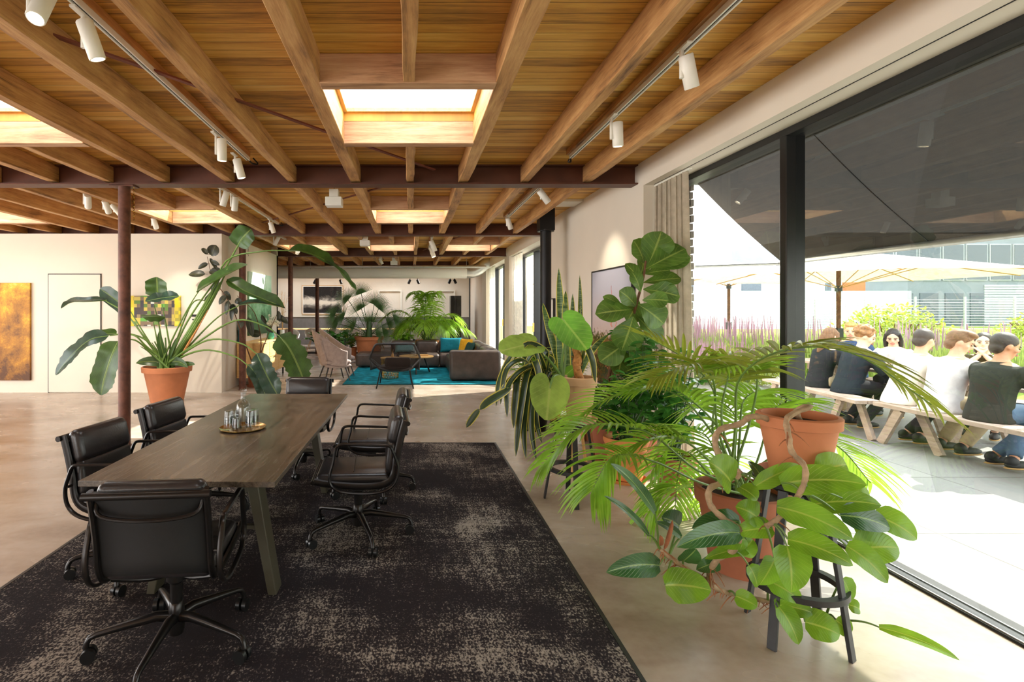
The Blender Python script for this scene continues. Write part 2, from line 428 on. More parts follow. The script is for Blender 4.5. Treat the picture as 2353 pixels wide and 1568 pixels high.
def tag(o, label=None, cat=None, group=None, kind=None):
    if label: o['label'] = label
    if cat: o['category'] = cat
    if group: o['group'] = group
    if kind: o['kind'] = kind
    return o
def thing(name, label, cat, loc=(0, 0, 0), rz=0, group=None):
    o = bpy.data.objects.new(name, None); COL.objects.link(o); o.location = loc; o.rotation_euler = (0, 0, rz)
    o.empty_display_size = .1
    return tag(o, label, cat, group)
def struct(name, mb, m, parent=None, **kw):
    o = mb.build(name, m, parent, **kw)
    if parent is None: o['kind'] = 'structure'
    return o
def copy_tree(o, parent=None):
    c = o.copy(); COL.objects.link(c)
    if parent is not None: c.parent = parent
    for ch in [x for x in o.children]:
        d = copy_tree(ch, c)
    return c
ORD = ['first', 'second', 'third', 'fourth', 'fifth', 'sixth', 'seventh', 'eighth', 'ninth', 'tenth', 'eleventh', 'twelfth', 'thirteenth', 'fourteenth', 'fifteenth', 'sixteenth']

def rbox(w, d, h, r=.02, n=6):
    """soft cushion block centred on xy, from z 0 to h"""
    mb = MB(); rings = []
    prof = [(-.0, 0)]
    zs = [(r * (1 - math.cos(a)), r * (1 - math.sin(a))) for a in [0, .5, 1.0, math.pi / 2]]
    lv = [(r * (1 - math.sin(a)), r * (1 - math.cos(a))) for a in [0, math.pi / 6, math.pi / 3, math.pi / 2]]
    levels = [(ins, z) for ins, z in lv] + [(ins, h - z) for ins, z in reversed(lv)]
    k = 4 * n
    for ins, z in levels:
        W = w / 2 - ins; D = d / 2 - ins; rr = max(.001, r * 1.2 - ins * .6)
        for q in range(4):
            cx = (W - rr) * (1 if q in (0, 3) else -1); cy = (D - rr) * (1 if q in (0, 1) else -1)
            for i in range(n):
                a = math.pi / 2 * (q + i / (n - 1)); mb.v.append((cx + rr * math.cos(a), cy + rr * math.sin(a), z))
    for i in range(len(levels) - 1):
        for j in range(k):
            j2 = (j + 1) % k; mb.face((i * k + j, i * k + j2, (i + 1) * k + j2, (i + 1) * k + j))
    mb.face(list(range(k))[::-1]); mb.face([(len(levels) - 1) * k + j for j in range(k)])
    return mb
def xf(mb, m):
    mb.v = [tuple(m @ Vector(p)) for p in mb.v]; return mb
# ---------------------------------------------------------------- room shell
WX = 2.47            # face of the window wall
BAYS = [-2.1, 1.86, 5.82, 9.83, 13.74, 17.65]
CZ = 3.09            # underside of the boards
struct('floor', MB().box(-9.6, 2.9, -5.2, 22.6, -.12, 0), 'floor', smooth_=False)
fl2 = struct('trim_5', MB().box(2.895, 2.92, -5, 5.5, -.1, .002), 'frame', smooth_=False)

JX12 = [-7.85, -7.2, -6.55, -5.87, -5.2, -4.55, -3.92, -3.32, -2.70, -2.0, -1.31, -.615, -.01, .575, 1.25, 1.93]
JX3 = [-6.9, -6.25, -5.6, -4.95, -4.2, -3.6, -2.95, -2.3, -1.68, -1.02, -.41, .11, .77, 1.37, 1.95]
# skylights: (left joist idx, right joist idx) per bay with near and far edges
SKY = {1: [(-.615, .575), (-3.92, -2.70), (-7.2, -5.87)], 2: [(-.615, .575), (-3.92, -2.70), (-7.2, -5.87)],
       3: [(-2.95, -1.68), (-1.02, .11), (.77, 1.95)], 0: [(-.615, .575), (-3.92, -2.70)], 4: []}
SKYY = {0: (-.65, .40), 1: (3.33, 4.41), 2: (7.43, 8.54), 3: (11.5, 12.65), 4: (15.5, 16.5)}
# boarded ceiling, cut out at the skylights
mb = MB()
for b in range(5):
    y0, y1 = BAYS[b], BAYS[b + 1]
    holes = sorted((a + .05, c - .05) for a, c in SKY[b]); sy0, sy1 = SKYY[b]
    x = -9.6
    for a, c in holes:
        mb.box(x, a, y0, y1, CZ, CZ + .1); mb.box(a, c, y0, sy0, CZ, CZ + .1); mb.box(a, c, sy1, y1, CZ, CZ + .1); x = c
    mb.box(x, 3.0, y0, y1, CZ, CZ + .1)
mb.box(-9.6, 3.0, -5.2, -2.1, CZ, CZ + .1); mb.box(-9.6, 3.0, 17.65, 20.4, CZ, CZ + .1); mb.box(-9.6, 3.0, 21.4, 22.6, CZ, CZ + .1); mb.box(-9.6, -6, 20.4, 21.4, CZ, CZ + .1); mb.box(1.5, 3, 20.4, 21.4, CZ, CZ + .1); mb.box(-2.6, -2.2, 20.4, 21.4, CZ, CZ + .1)  # gaps over the far room: unseen openings added to let daylight in
struct('ceiling', mb, 'plank', smooth_=False)

# window wall with its three openings
OP = [(-5.1, 5.6), (10.03, 13.3), (13.95, 17.3)]
SOF = 2.83
mb = MB(); mb.box(WX, 2.93, -5.2, 22.6, SOF, CZ + .1)
for a, c in ((5.6, 10.03), (13.3, 13.95), (17.3, 22.6), (-5.2, -5.1)): mb.box(WX, 2.93, a, c, -.1, SOF)
struct('wall_right', mb, 'wall', smooth_=False)
struct('wall_left', MB().box(-9.75, -9.6, 8.2, 22.6, -.1, CZ + .1).box(-9.75, -9.6, -5.2, 8.2, 2.8, CZ + .1).box(-9.75, -9.6, -5.2, -4.2, -.1, 2.8), 'wall', smooth_=False)
mb = MB(); mb.box(-9.6, WX, -5.35, -5.2, 2.8, CZ + .1); mb.box(-9.6, -8, -5.35, -5.2, -.1, 2.8); mb.box(-3.4, WX, -5.35, -5.2, -.1, 2.8)
struct('wall_rear', mb, 'wall', smooth_=False)
# white block of rooms on the left
struct('wall_gallery', MB().box(-9.6, -3.42, 9.5, 9.62, 0, 2.87), 'wall', smooth_=False)
struct('wall_side', MB().box(-3.54, -3.42, 9.62, 13.5, 0, 2.87), 'wall', smooth_=False)
mb = MB(); mb.box(-9.6, -3.42, 13.38, 13.5, 0, CZ)
struct('wall_inner', mb, 'wall', smooth_=False)
struct('wall_far', MB().box(-9.6, WX, 22.3, 22.45, 0, CZ + .1), 'wall', smooth_=False)
# shadow gap line on the soffit
struct('trim_6', MB().box(2.56, 2.566, -5, 5.55, SOF - .003, SOF), 'frame', smooth_=False)
# gallery baseboard-less wall, flush door
d = MB().box(-6.53, -5.6, 9.478, 9.5, .01, 2.13).build('door_1', 'wall', bevel=.003); d['kind'] = 'structure'
mb = MB(); mb.box(-6.545, -6.53, 9.485, 9.5, 0, 2.145); mb.box(-5.6, -5.588, 9.485, 9.5, 0, 2.145); mb.box(-6.545, -5.588, 9.485, 9.5, 2.13, 2.145)
mb.build('door_gap', 'frame', d)

# ------------ the big sliding window (window_1)
def window(name, y0, y1, mulls, sill=.0, openy=None):
    root = bpy.data.objects.new(name, None); COL.objects.link(root); root['kind'] = 'structure'
    f = MB(); f.box(2.72, 2.87, y0, y1, SOF - .055, SOF); f.box(2.74, 2.9, y0, y1, -.03, .012)
    f.box(2.72, 2.87, y1 - .06, y1, 0, SOF); f.box(2.72, 2.87, y0, y0 + .06, 0, SOF)
    f.build('window_frame', 'frame', root, bevel=.004)
    for m in mulls:
        MB().box(2.72, 2.86, m - .04, m + .03, 0.012, SOF - .05).build('mullion', 'frame', root, bevel=.006)
    edges = [y0 + .05] + list(mulls) + [y1 - .05]
    for i, (a, c) in enumerate(zip(edges[:-1], edges[1:])):
        MB().sheet((2.79, a, .01), (2.79, c, .01), (2.79, c, SOF - .05), (2.79, a, SOF - .05)).build('glass_pane', 'glass', root, smooth_=False)
    return root
w1 = window('window_1', -5.1, 5.55, [3.86, .2, -3.0])
t_ = MB(); 
for k in (0, 2): t_.box(2.752 + .035 * k, 2.758 + .035 * k, -5, 5.5, .012, .018)
t_.build('track', 'silver', w1)
w2 = window('window_2', 10.05, 13.28, [11.7])
w3 = window('window_3', 13.97, 17.28, [15.6])
MB().box(2.69, 2.72, 11.65, 11.69, 1.0, 1.2).build('handle', 'gold', w2)
MB().box(2.69, 2.72, 15.55, 15.59, 1.0, 1.2).build('handle', 'gold', w3)
# outer brick returns seen past the frames
br = MB()
for k in range(34): br.box(2.93, 2.965, 5.52 if k % 2 else 5.54, 5.62, .02 + k * .083, .02 + k * .083 + .07)
struct('trim_7', br, 'brick', smooth_=False)

# ------------ unseen rear window, added to light the room from behind the camera
root = bpy.data.objects.new('window_added_rear', None); COL.objects.link(root); root['kind'] = 'structure'
f = MB()
for x in (-8, -5.7, -3.47): f.box(x, x + .07, -5.3, -5.22, 0, 2.8)
f.box(-8, -3.4, -5.3, -5.22, 2.73, 2.8); f.box(-8, -3.4, -5.3, -5.22, 0, .05)
f.build('window_frame', 'frame', root)
root = bpy.data.objects.new('window_added_side', None); COL.objects.link(root); root['kind'] = 'structure'  # unseen side window, added to brighten the room against the terrace
f = MB()
for y in (-4.2, -1.1, 2.0, 5.1, 8.13): f.box(-9.72, -9.64, y, y + .07, 0, 2.8)
f.box(-9.72, -9.64, -4.2, 8.2, 2.73, 2.8); f.box(-9.72, -9.64, -4.2, 8.2, 0, .05)
f.build('window_frame', 'frame', root)

# ------------ steel beams
for i, y in enumerate(BAYS):
    if i in (0,): continue
    mb = MB(); mb.box(-9.59, WX, y - .09, y + .09, 2.873, 2.888); mb.box(-9.59, WX, y - .09, y + .09, 3.075, 3.088); mb.box(-9.59, WX, y - .006, y + .006, 2.888, 3.075)
    if i >= 2:
        where = {2: 'nearest to the camera, above the end of the black meeting table', 3: 'above the wall with the paintings', 4: 'above the teal rug seating area', 5: 'above the glass partition'}[i]
    else: where = 'overhead, next to the camera'
    tag(mb.build('steel_beam', 'steel', smooth_=False), 'red brown steel cross beam ' + where, 'beam', 'steel cross beams')

# ------------ joists, headers
def stagger(): return random.uniform(-.006, .006)
BN = {0: 'overhead bay', 1: 'nearest bay', 2: 'second bay', 3: 'third bay', 4: 'farthest bay'}
def joist(x, y0, y1, wd, b, k):
    mb = MB(); n = 7; z0 = 2.905
    # slightly uneven sawn timber
    rings = []
    base = len(mb.v)
    for i in range(n + 1):
        y = y0 + (y1 - y0) * i / n; dx = stagger(); dw = stagger() * .6; dz = abs(stagger()) * .6
        mb.v += [(x - wd / 2 + dx - dw, y, z0 + dz), (x + wd / 2 + dx + dw, y, z0 + dz), (x + wd / 2 + dx + dw, y, CZ - .001), (x - wd / 2 + dx - dw, y, CZ - .001)]
    for i in range(n):
        for j in range(4):
            a = base + i * 4 + j; c = base + i * 4 + (j + 1) % 4
            mb.face((a, c, c + 4, a + 4))
    mb.face([base + q for q in (3, 2, 1, 0)]); mb.face([base + n * 4 + q for q in (0, 1, 2, 3)])
    o = mb.build('ceiling_joist', 'joist', smooth_=False, bevel=.004, seg=1)
    tag(o, k, 'joist', 'ceiling joists of the ' + BN[b])
    return o
def header(x0, x1, y, th, b, lab):
    o = MB().box(x0, x1, y, y + th, 2.903, CZ - .002).build('header_beam', 'joistx', smooth_=False, bevel=.004, seg=1)
    tag(o, lab, 'beam', 'skylight headers')
for b in range(5):
    JX = JX12 if b < 3 else JX3; y0, y1 = BAYS[b] + .012, BAYS[b + 1] - .012
    n = len(JX)
    for i, x in enumerate(JX):
        if b >= 3 and x < -3.5 and b == 3 and False: continue
        k = n - i - 1
        cut = [s for s in SKY[b] if s[0] + .1 < x < s[1] - .1]
        wd = .078 if cut else (.112 if x in (-.615, .575) else random.uniform(.075, .095))
        nm = 'timber joist in the %s, %s from the window wall' % (BN[b], ORD[k])
        if cut:
            sy0, sy1 = SKYY[b]
            joist(x, y0, sy0 - .1, wd, b, nm + ', near stub')
            joist(x, sy1 + .1, y1, wd, b, nm + ', far stub')
        else: joist(x, y0, y1, wd, b, nm)
    for q, (a, c) in enumerate(SKY[b]):
        sy0, sy1 = SKYY[b]
        pos = {0: ['over the table', 'left of the table', 'far left'], 1: ['over the table', 'left of the table', 'far left'], 2: ['on the room axis', 'over the left rust post', 'far left'], 3: ['left', 'centre', 'right'], 4: ['left', 'centre', 'right']}[b][q]
        header(a + .05, c - .05, sy0 - .1, .1, b, 'timber header, near side of the %s skylight in the %s' % (pos, BN[b]))
        header(a + .05, c - .05, sy1, .1, b, 'timber header, far side of the %s skylight in the %s' % (pos, BN[b]))
        sk = thing('skylight', 'square roof skylight, %s, in the %s' % (pos, BN[b]), 'skylight', ((a + c) / 2, (sy0 + sy1) / 2, CZ + .1), 0, 'roof skylights')
        hw = (c - a) / 2 - .05; hd = (sy1 - sy0) / 2
        mb = MB()
        mb.box(-hw - .06, -hw, -hd - .06, hd + .06, .0, .14); mb.box(hw, hw + .06, -hd - .06, hd + .06, .0, .14)
        mb.box(-hw, hw, -hd - .06, -hd, .0, .14); mb.box(-hw, hw, hd, hd + .06, .0, .14)
        mb.build('curb', 'trim', sk, smooth_=False)
        mb = MB()
        for s_ in (-1, 1):
            mb.box(min(s_ * hw, s_ * (hw - .03)), max(s_ * hw, s_ * (hw - .03)), -hd, hd, -.03, .0); mb.box(-hw + .03, hw - .03, min(s_ * hd, s_ * (hd - .03)), max(s_ * hd, s_ * (hd - .03)), -.03, .0)
        mb.build('frame', 'lightwood', sk, smooth_=False)
        MB().sheet((-hw - .05, -hd - .05, .141), (hw + .05, -hd - .05, .141), (hw + .05, hd + .05, .141), (-hw - .05, hd + .05, .141)).build('glass_pane', 'skyglass', sk, smooth_=False)
# red flat brace rods
def brace(a, b_, lab):
    a = Vector(a); b_ = Vector(b_)
    tag(MB().bar(a, b_, .035, .012).build('brace_rod', 'brace', smooth_=False), lab, 'brace rod', 'diagonal brace rods')
brace((-2.0, 2.85, 3.02), (.25, 5.7, 3.02), 'flat red brace rod crossing the joists diagonally towards the skylight over the table')
brace((.1, 5.95, 3.02), (-2.6, 9.2, 3.02), 'flat red brace rod crossing the second bay behind the white ceiling box')
brace((.3, 13.6, 3.02), (1.3, 10.0, 3.02), 'flat red brace rod in the third bay near the cluster of white spotlights')
# rust posts
for y, lab in ((5.82, 'rusty round steel post in front of the big strelitzia pot'), (9.83, 'rusty round steel post standing at the corner of the painting wall'),
               (13.74, 'rusty round steel post behind the grey lounge chairs'), (17.63, 'rusty steel post at the glass partition in front of the framed cloud photograph')):
    t = thing('steel_post', lab, 'post', (-3.17 if y < 6 else -3.15, y, 0), 0, 'round steel posts')
    MB().cyl((0, 0, .006), (0, 0, 2.86), .062, 24).build('post_shaft', 'rust', t)
    MB().box(-.13, .13, -.07, .07, 2.86, 2.872).build('top_plate', 'rust', t, smooth_=False)
    MB().cyl((0, 0, 0), (0, 0, .006), .085, 24).build('base_plate', 'rust', t)
for y, x in ((5.82, -3.17), (9.83, -3.15)):
    ch = []
    z = 2.86
    mb = MB()
    for k in range(14):
        mb.tube([(x + .1, y, z - k * .026), (x + .104 + .008 * (k % 2), y + .008 * ((k + 1) % 2), z - k * .026 - .013), (x + .1, y, z - k * .026 - .028)], .004, 6)
    tag(mb.build('chain', 'gold' if y < 6 else 'black'), 'short brass chain hanging beside the nearest rusty post' if y < 6 else 'short dark chain hanging beside the rusty post at the wall corner', 'chain')
# white ceiling plate by the stove pipe
tag(MB().box(2.1, 2.46, 7.55, 7.95, CZ - .035, CZ - .002).build('ceiling_plate', 'trim', smooth_=False), 'square white plate fixed to the boards above the black stove pipe', 'ceiling plate')
# ---------------------------------------------------------------- meeting area
rug = thing('area_rug', 'large black and beige distressed rug under the meeting table', 'rug', (-.64, 3.8, 0))
MB().box(-1.56, 1.57, -2.3, 2.105, 0.001, .011).build('pile', 'carpet', rug, smooth_=False, bevel=.003)
mb = MB()
mb.box(-1.58, -1.56, -2.32, 2.125, .001, .012); mb.box(1.57, 1.59, -2.32, 2.125, .001, .012); mb.box(-1.56, 1.57, 2.105, 2.125, .001, .012); mb.box(-1.56, 1.57, -2.32, -2.3, .001, .012)
mb.build('binding', 'blackw', rug, smooth_=False)

FZ = .0115
tab = thing('meeting_table', 'long black stained oak table on splayed olive legs', 'table', (-1.042, 3.585, FZ), R(-.8))
MB().box(-.446, .446, -1.215, 1.215, .703, .729).build('tabletop', 'oakx', tab, smooth_=False, bevel=.002)
MB().box(-.03, .03, -.8, .8, .63, .7).build('beam', 'olive', tab, smooth_=False, bevel=.003)
for yy in (-.76, .76):
    MB().box(-.3, .3, yy - .03, yy + .03, .66, .702).build('cross_rail', 'olive', tab, smooth_=False, bevel=.003)
    MB().bar((-.24, yy, .34), (.24, yy, .34), .03, .02).build('stretcher', 'olive', tab, smooth_=False)
    for s in (-1, 1):
        mb = MB(); ang = s
        b = 0
        pr = [(.30, 0), (.345, 0), (.235, .66), (.17, .66)]
        for y_ in (yy - .055, yy + .055):
            mb.v += [(s * x, y_, z) for x, z in pr]
        for f in ((0, 1, 2, 3), (7, 6, 5, 4), (0, 4, 5, 1), (1, 5, 6, 2), (2, 6, 7, 3), (3, 7, 4, 0)): mb.face(f)
        mb.build('leg', 'olive', tab, smooth_=False, bevel=.005)

def rail_path(x):
    return [(x, .265, .425), (x, .18, .408), (x, .02, .392), (x, -.12, .392), (x, -.20, .415), (x, -.238, .47), (x, -.252, .56), (x, -.276, .68), (x, -.308, .80)]
def office_chair():
    t = thing('office_chair', '', 'chair', (0, 0, 0))
    # side rails
    for s in (-1, 1):
        MB().tube(smooth(rail_path(s * .238), 26), .013, 8, flat=1.7).build('side_rail', 'bronze', t)
    # sling
    def sl(u, v):
        q = smooth(rail_path(0), 24)[int(round(v * 24))]; return Vector(((u - .5) * .47, q.y, q.z))
    MB().grid(sl, 2, 24).build('sling', 'sling', t, solid=.006)
    # seat cushion
    m = rbox(.465, .475, .062, .03); m.v = [(x, y + .018, z + .404 - .012 * math.cos(y * 6) + .01 * (1 - (x / .23) ** 2) * (z > .04)) for x, y, z in m.v]
    seat = m.build('seat', 'leather', t)
    MB().tube([(-.2, .02, .474), (.2, .02, .474)], .003, 6).build('seam', 'plastic', seat)
    # two back pads
    def pad(nm, yc, zc, h, th, tilt, mat_='leather'):
        m = rbox(.455, h, th, th * .46, 7); m.v = [(x, y, z + .012 * (1 - (y / h * 2) ** 2) * (1 if z > th / 2 else 0)) for x, y, z in m.v]
        m = xf(m, Matrix.Translation((0, yc, zc)) @ Matrix.Rotation(R(tilt), 4, 'X'))
        return m.build(nm, mat_, t)
    pad('backrest_pad', -.286, .725, .19, .07, -(90 - 13))
    pad('backrest_pad', -.246, .56, .2, .05, -(90 - 7))
    # top roll and handle
    MB().tube([(-.262, -.322, .785), (.262, -.322, .785)], .0155, 14).build('top_bar', 'bronze', t)
    MB().tube(smooth([(-.225, -.285, .77), (-.19, -.312, .705), (0, -.33, .69), (.19, -.312, .705), (.225, -.285, .77)], 20), .0085, 8).build('back_brace', 'bronze', t)
    MB().tube([(-.255, .272, .422), (.255, .272, .422)], .013, 12).build('front_bar', 'bronze', t)
    # arms
    for s in (-1, 1):
        x = s * .282
        pts = [(x, -.235, .60), (x, -.21, .648), (x, -.15, .657), (x, .0, .662), (x, .09, .664), (x, .125, .64), (x, .14, .56), (x, .165, .45), (x, .13, .39), (x, .05, .365), (x, -.1, .36), (x, -.2, .385), (x, -.25, .44), (x, -.26, .52), (x, -.235, .60)]
        MB().tube(smooth(pts, 46), .0095, 8, caps=False, flat=1.5).build('armrest', 'bronze', t)
        MB().cyl((s * .238, -.245, .53), (s * .285, -.25, .53), .008, 8).build('arm_bolt', 'bronze', t)
    # under-seat spreader
    MB().tube(smooth([(-.235, .13, .39), (-.1, .06, .345), (0, 0, .33), (.1, .06, .345), (.235, .13, .39)], 16), .014, 8).tube(smooth([(-.235, -.14, .38), (-.1, -.08, .345), (0, 0, .33), (.1, -.08, .345), (.235, -.14, .38)], 16), .014, 8).build('spreader', 'bronze', t)
    MB().lathe([(.0, .33), (.045, .33), (.045, .3), (.03, .285), (.027, .20), (.031, .195), (.036, .165), (.038, .085), (.033, .06), (0, .06)], n=20).build('column', 'bronze', t)
    for k in range(5):
        an = -math.pi / 2 + k * 2 * math.pi / 5
        d = Vector((math.cos(an), math.sin(an), 0))
        p = lambda r, z: (d.x * r, d.y * r, z)
        lg = MB().tube([p(.02, .135), p(.08, .145), p(.2, .128), p(.315, .11), p(.34, .10), p(.352, .08), p(.356, .06)], [.024, .022, .017, .013, .0125, .0125, .014], 10).build('leg', 'bronze', t)
        e = d.cross(Vector((0, 0, 1))); e = (e + d * .5 * (k % 3 - 1)).normalized(); f = e.cross(Vector((0, 0, 1)))
        c = Vector(p(.356, .03)) + f * .012
        ca = MB()
        for s in (-1, 1):
            ca.cyl(c + e * s * .006, c + e * s * .026, .029, 18)
        ca.box(-.007, .007, -.007, .007, .0, .035, Matrix.Translation(Vector(p(.356, .03))))
        ca.build('castor', 'plastic', lg)
    for c in [q for q in t.children if q.name.split('.')[0] != 'leg']:
        for o_ in [c] + list(c.children):
            for v in o_.data.vertices: v.co.x *= .915
    return t
CH = [
    ((-1.05, 2.355), R(5), 0, 'black leather office chair nearest the camera, back to the viewer at the near table end'),
    ((-.355, 3.52), R(93), R(20), 'black leather office chair right of the table, nearer of the two, fully in view'),
    ((-.335, 4.38), R(91), R(20), 'black leather office chair right of the table, partly hidden behind the nearer one'),
    ((-1.60, 3.1), R(-98), R(10), 'black leather office chair on the left of the table, nearer to the camera'),
    ((-1.575, 3.87), R(-98), R(30), 'black leather office chair on the left of the table, in front of the rusty post'),
    ((-1.02, 4.97), R(180), R(0), 'black leather office chair at the far end of the table, only its headrest showing'),
]
proto = office_chair()
for i, ((x, y), rz, br, lab) in enumerate(CH):
    o = proto if i == 0 else copy_tree(proto)
    o.location = (x, y, FZ); o.rotation_euler = (0, 0, rz); tag(o, lab, 'chair', 'office chairs around the meeting table')
    for c in o.children:
        if c.name.split('.')[0] == 'leg': c.rotation_euler = (0, 0, br - rz)

# tray, carafe and tumblers
TZ = .729 + FZ + .0005; tx, ty = -1.09, 3.41
MB_ = MB().lathe([(0, .0), (.125, 0), (.142, .009), (.146, .010), (.146, .013), (.14, .012), (.124, .004), (0, .004)], n=48)
o = MB_.build('serving_tray', 'gold'); o.location = (tx, ty, TZ); tag(o, 'round polished brass tray on the black table', 'tray')
bt = thing('water_bottle', 'clear glass water bottle with stopper on the brass tray', 'bottle', (tx - .005, ty + .025, TZ + .0045))
MB().lathe([(0, 0), (.044, 0), (.047, .006), (.047, .125), (.042, .15), (.03, .168), (.019, .178), (.017, .19), (.017, .222), (.021, .224), (.021, .229), (.014, .229), (.014, .18), (.026, .166), (.038, .15), (.043, .125), (.043, .008), (0, .006)], n=28).build('bottle_body', 'glass2', bt)
MB().lathe([(0, .215), (.012, .215), (.012, .23), (.02, .232), (.021, .247), (0, .249)], n=20).build('stopper', 'glass2', bt)
first = None
sp = [(-.085, -.02, 'at the left edge of the tray'), (-.062, .022, 'left of the bottle'), (.05, -.012, 'right of the bottle, nearer'), (.066, .03, 'right of the bottle, farther'), (-.02, -.06, 'in front of the bottle')]
for i, (dx, dy, w_) in enumerate(sp):
    for lv in range(2 if i < 4 else 1):
        if first is None:
            g = thing('tumbler', '', 'glass')
            MB().lathe([(.03, 0), (.0315, .0), (.0265, .075), (.025, .08), (0, .08), (0, .077), (.0235, .076), (.03, .0)], n=22).build('tumbler_body', 'glass2', g)
            rb = MB()
            for z, r in ((.02, .0305), (.04, .0292), (.058, .028)):
                rb.tube([(r * math.cos(a * math.pi / 8), r * math.sin(a * math.pi / 8), z) for a in range(17)], .0011, 5)
            rb.build('ring', 'glass2', g); first = g; o = g
        else: o = copy_tree(first)
        o.location = (tx + dx, ty + dy, TZ + .0045 + lv * .036)
        tag(o, 'upturned water glass %s, %s' % (w_, ('lower of the stacked pair' if lv == 0 else 'upper of the stacked pair') if i < 4 else 'standing alone'), 'glass', 'upturned tumblers on the brass tray')

# ---------------------------------------------------------------- lounge area
tr = thing('lounge_rug', 'turquoise rug under the corner sofa', 'rug', (.1, 12.1, 0))
mb = MB(); N = 60
mb.grid(lambda u, v: Vector((-1.46 + 3.1 * u, -1.64 + 3.2 * v, .014 + .003 * math.sin(u * 60 + 3 * math.sin(v * 22)) * math.cos(v * 41))), 50, 50)
mb.build('pile', 'tealrug', tr); MB().box(-1.47, 1.65, -1.65, 1.57, .0005, .010).build('backing', 'dgreen', tr, smooth_=False)

def cushion(name, w, h, th, m, loc, rot, label, cat='cushion', group='cushions on the corner sofa', button=False):
    mb = MB(); n = 14
    def f(u, v, s):
        a = u * 2 - 1; b = v * 2 - 1; e = max(0, (1 - a ** 4) * (1 - b ** 4)) ** .5
        pin = .05 * (1 - abs(a) ** 2) * abs(b) ** 3; pin2 = .05 * (1 - abs(b) ** 2) * abs(a) ** 3
        k = -.7 * math.exp(-(a * a + b * b) * 40) * .5 if button else 0
        return Vector((a * w / 2 * (1 - pin2), s * th / 2 * (e + k), b * h / 2 * (1 - pin)))
    mb.grid(lambda u, v: f(u, v, 1), n, n); mb.grid(lambda u, v: f(1 - u, v, -1), n, n)
    t = thing(name, label, cat, loc, 0, group); t.rotation_euler = rot
    mb.build('cover', m, t)
    if button: MB().ell((0, -th * .34, 0), .015, .008, .015).build('button', m, t)
    return t
sf = thing('corner_sofa', 'low dark leather corner sofa around the turquoise rug', 'sofa', (.0, 12.6, 0))
SY = 12.6
def block(nm, x0, x1, y0, y1, z0, z1, r=.06, seams=0):
    m = rbox(x1 - x0, y1 - y0, z1 - z0, r); m.v = [(x + (x0 + x1) / 2, y + (y0 + y1) / 2 - SY, z + z0) for x, y, z in m.v]
    o = m.build(nm, 'leather2', sf); return o
for i, (a, c) in enumerate(((-1.42, -.35), (-.35, .72), (.72, 1.82))):
    block('seat', a + .004, c - .004, 13.35, 14.3, .035, .36)
block('seat', .86, 1.82, 12.1, 13.34, .035, .36); block('seat', .86, 1.82, 11.15, 12.09, .035, .36)
for i, (a, c) in enumerate(((-.55, .12), (.12, .72), (.72, 1.6))):
    block('backrest', a + .004, c - .004, 14.0, 14.32, .3, .66, .09)
for a, c in ((13.34, 14.3), (12.1, 13.32), (11.16, 12.08)):
    block('backrest', 1.55, 1.86, a, c, .3, .67, .09)
block('armrest', .80, 1.86, 10.88, 11.16, .035, .645, .055)
mb = MB()
for i in range(8):
    y = 11.3 + i * .28; mb.tube([(.9 + j * .06, y - SY, .361 + .0015 * math.sin(j)) for j in range(11)], .004, 5)
for i in range(12):
    x = -1.3 + i * .17; mb.tube([(x, 13.4 - SY, .361), (x, 14.0 - SY, .361)], .004, 5)
mb.build('seam', 'plastic', sf)
mb = MB()
for x in (.88, 1.75): mb.box(x - .03, x + .03, 10.93 - SY, 10.99 - SY, 0, .036)
for x in (-1.3, -.4, .7): mb.box(x - .03, x + .03, 13.42 - SY, 13.48 - SY, 0, .036)
mb.build('foot', 'black', sf, smooth_=False)
cushion('cushion', .58, .38, .16, 'teal', (1.05, 13.87, .56), (R(-14), 0, R(0)), 'large buttoned teal cushion leaning in the sofa corner', button=True)
cushion('cushion', .42, .38, .14, 'yellow', (1.38, 13.4, .56), (R(-16), 0, R(-50)), 'mustard yellow cushion beside the large teal one')
cushion('cushion', .42, .34, .14, 'dgreen', (1.42, 12.85, .53), (R(-22), 0, R(-75)), 'bottle green cushion in front of the mustard one')
cushion('cushion', .52, .26, .14, 'lteal', (-.17, 13.82, .49), (R(-25), 0, 0), 'pale grey blue cushion seen through the black chair back')

